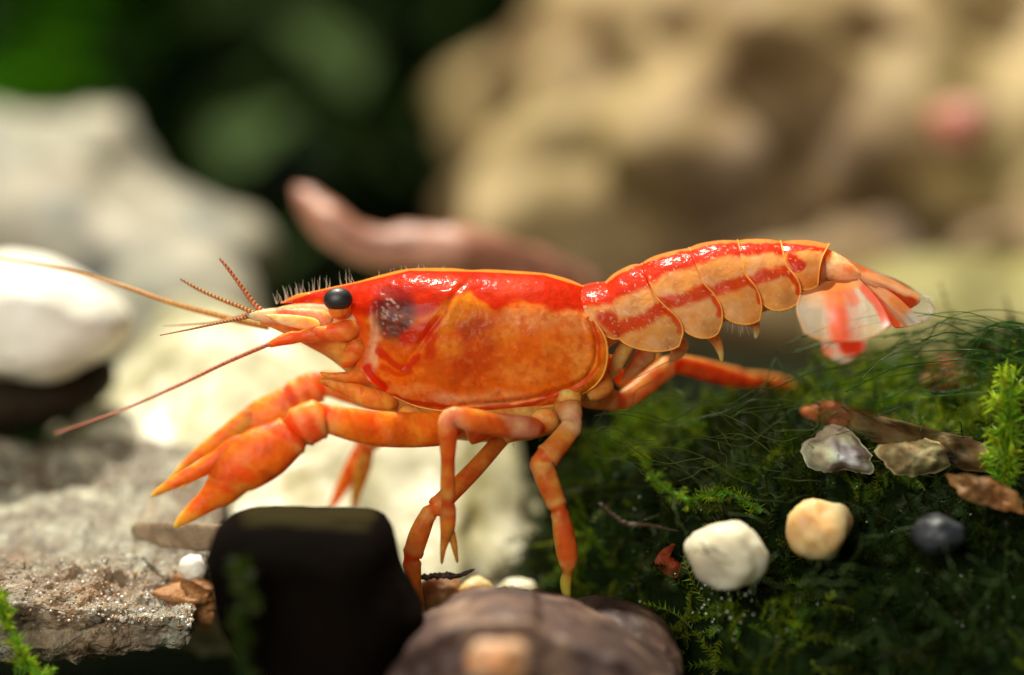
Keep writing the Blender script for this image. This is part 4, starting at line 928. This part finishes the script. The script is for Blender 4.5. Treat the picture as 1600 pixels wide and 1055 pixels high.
def threads(n, f, r, col, seed, label, name='hair_algae'):
    g = np.random.default_rng(seed); parts = []
    for _ in range(n):
        q = spline(f(g), 40); P = at(q[:, 0], q[:, 1], q[:, 2] / 100)
        v, fa, t, a = tube(P, np.full(40, r * g.uniform(0.6, 1.3)) / PPU, 4); c = np.tile(np.array([*col, 1]) * np.array([1, 1, 1, 1]), (len(v), 1)); c[:, :3] *= g.uniform(0.5, 1.4); parts.append((v, fa, c))
    V, F, C = join(parts); lo = V[np.argmin(V[:, 2])]
    tag(mk(name, V, F, M['algae'], None, lo, C), label, 'algae', kind='stuff')
def f1(g):
    x0, y0 = 1640, g.uniform(510, 620); pts = []
    L = g.uniform(120, 420); h = g.uniform(-60, 10); d = g.uniform(-10, 30)
    for t in np.linspace(0, 1, 6): pts.append((x0 - L * t + g.normal() * 8, y0 + h * math.sin(t * 3.0) + 20 * t * t + g.normal() * 6, d + 10 * g.normal() * 0.4))
    return pts
threads(46, f1, 0.8, (0.035, 0.12, 0.008), 3, 'loose green hair algae threads arching beside the tail fan')
def f2(g):
    x0, y0 = g.uniform(900, 1350), g.uniform(630, 720); L = g.uniform(60, 240); a = g.normal() * 0.35; d = g.uniform(-25, 20)
    return [(x0 + L * t * math.cos(a) + g.normal() * 3, y0 + L * t * math.sin(a) + 12 * math.sin(t * 5 + x0) + g.normal() * 3, d) for t in np.linspace(0, 1, 6)]
threads(50, f2, 0.6, (0.10, 0.14, 0.03), 5, 'fine silvery algae threads over the dark moss below the abdomen')
def f3(g):
    x0, y0 = g.uniform(1000, 1600), g.uniform(560, 1040); L = g.uniform(20, 90); a = g.uniform(0, 6.28)
    d = np.interp(y0, [560, 720, 870, 1050], [30, -10, -75, -125])
    return [(x0 + L * t * math.cos(a) + g.normal() * 3, y0 + L * t * math.sin(a) + g.normal() * 3, d + g.normal() * 3) for t in np.linspace(0, 1, 5)]
threads(140, f3, 0.7, (0.10, 0.16, 0.05), 7, 'short fine algae threads scattered through the moss mound')

# ---- plants far behind
def plant(px, y, h, nleaf, spread, lw, col, label, seed):
    g = np.random.default_rng(seed); base = at(px, 527, y); base[2] = -1.9
    root = thing('water_plant', base, label, 'plant', 'water plants in the far background')
    n = 20; t = np.linspace(0, 1, n); P = base + np.stack([0.3 * np.sin(t * 3 + seed), 0.2 * np.cos(t * 2 + seed), t * h], 1)
    v, f, _, _ = tube(P, np.linspace(0.09, 0.03, n), 7); mk('stem', v, f, M['plant'], root, base, np.tile([0.05, 0.09, 0.02, 1], (len(v), 1)))
    Vs, Fs, Cs = [], [], []; off = 0; m = 7
    for _ in range(nleaf):
        tt = g.uniform(0.05, 1); p = np.array([np.interp(tt, t, P[:, k_]) for k_ in range(3)])
        az = g.uniform(0, 6.283); d = np.array([math.cos(az), math.sin(az), g.uniform(-0.2, 0.7)]); L = spread * g.uniform(0.5, 1.1)
        s = np.cross(d, [0, 0, 1.0]); s /= np.linalg.norm(s); u = np.linspace(0, 1, m)
        c = p + d * L * u[:, None] - np.array([0, 0, 1.0]) * (L * 0.45 * u ** 2)[:, None]; wd = lw * np.sin(u * math.pi * 0.95 + 0.08)
        q = np.stack([c - s * wd[:, None], c + np.array([0, 0, -0.12]) * wd[:, None], c + s * wd[:, None]], 1).reshape(-1, 3)
        Vs.append(q); Fs.append(gridfaces(m, 3, off)); off += len(q); Cs.append(np.tile(np.array(col) * g.uniform(0.6, 1.4), (len(q), 1)))
    tag(mk('foliage', np.vstack(Vs), np.vstack(Fs), M['plant'], root, base, np.vstack(Cs)), None)
g = np.random.default_rng(2)
spec = [(-40, 8.5, 7.0, (0.10, 0.30, 0.01)), (70, 9.5, 7.5, (0.09, 0.28, 0.01)), (190, 10.5, 7.0, (0.07, 0.18, 0.02)), (300, 9.5, 6.0, (0.04, 0.10, 0.02)), (390, 11, 7.0, (0.05, 0.09, 0.02)),
        (470, 9.0, 6.0, (0.05, 0.09, 0.025)), (560, 10.5, 7.0, (0.045, 0.09, 0.02)), (650, 9.2, 6.0, (0.04, 0.09, 0.015)), (740, 11.5, 7.5, (0.035, 0.08, 0.012)), (840, 12, 7, (0.03, 0.08, 0.012)), (-160, 11, 7, (0.06, 0.18, 0.01))]
names = ['bright green broad leaved plant behind the grey and beige stone', 'bright green plant in the far background beside the darker plants', 'mid green plant between the bright and the dark background plants']
for i, (px, y, h, c) in enumerate(spec):
    lab = names[i] if i < 3 else 'dark green water plant in the far background'
    plant(px, y, h, 130, 1.2, 0.34, tuple((2.0 if i < 2 else 1.1) * v for v in c), lab, 100 + i)

# ---- tiny gas bubbles and specks clinging to the moss
g = np.random.default_rng(91); iv_, if_ = icos(2); Vs = []; NB = 90
for i in range(NB):
    px, py = (g.normal(1120, 30), g.normal(935, 35)) if i < 45 else (g.uniform(980, 1600), g.uniform(650, 1040))
    y = on_mound(px, py, g.uniform(0.05, 0.2)); r = g.uniform(0.6, 1.8) * upp(y) * (1.4 if i < 45 else 1.0)
    Vs.append(at(px, py, y) + iv_ * r)
V = np.vstack(Vs); F = (if_[None] + (np.arange(NB) * len(iv_))[:, None, None]).reshape(-1, 3)
m, nt, b = newmat('gas_bubble')
b.inputs['Base Color'].default_value = (0.75, 0.85, 0.7, 1); b.inputs['Roughness'].default_value = 0.08; b.inputs['Transmission Weight'].default_value = 0.6; b.inputs['IOR'].default_value = 1.33; b.inputs['Specular IOR Level'].default_value = 1.0
tag(mk('gas_bubbles', V, F, m, None, V[np.argmin(V[:, 2])]), 'tiny silvery gas bubbles clinging to the dark moss', 'bubbles', kind='stuff')
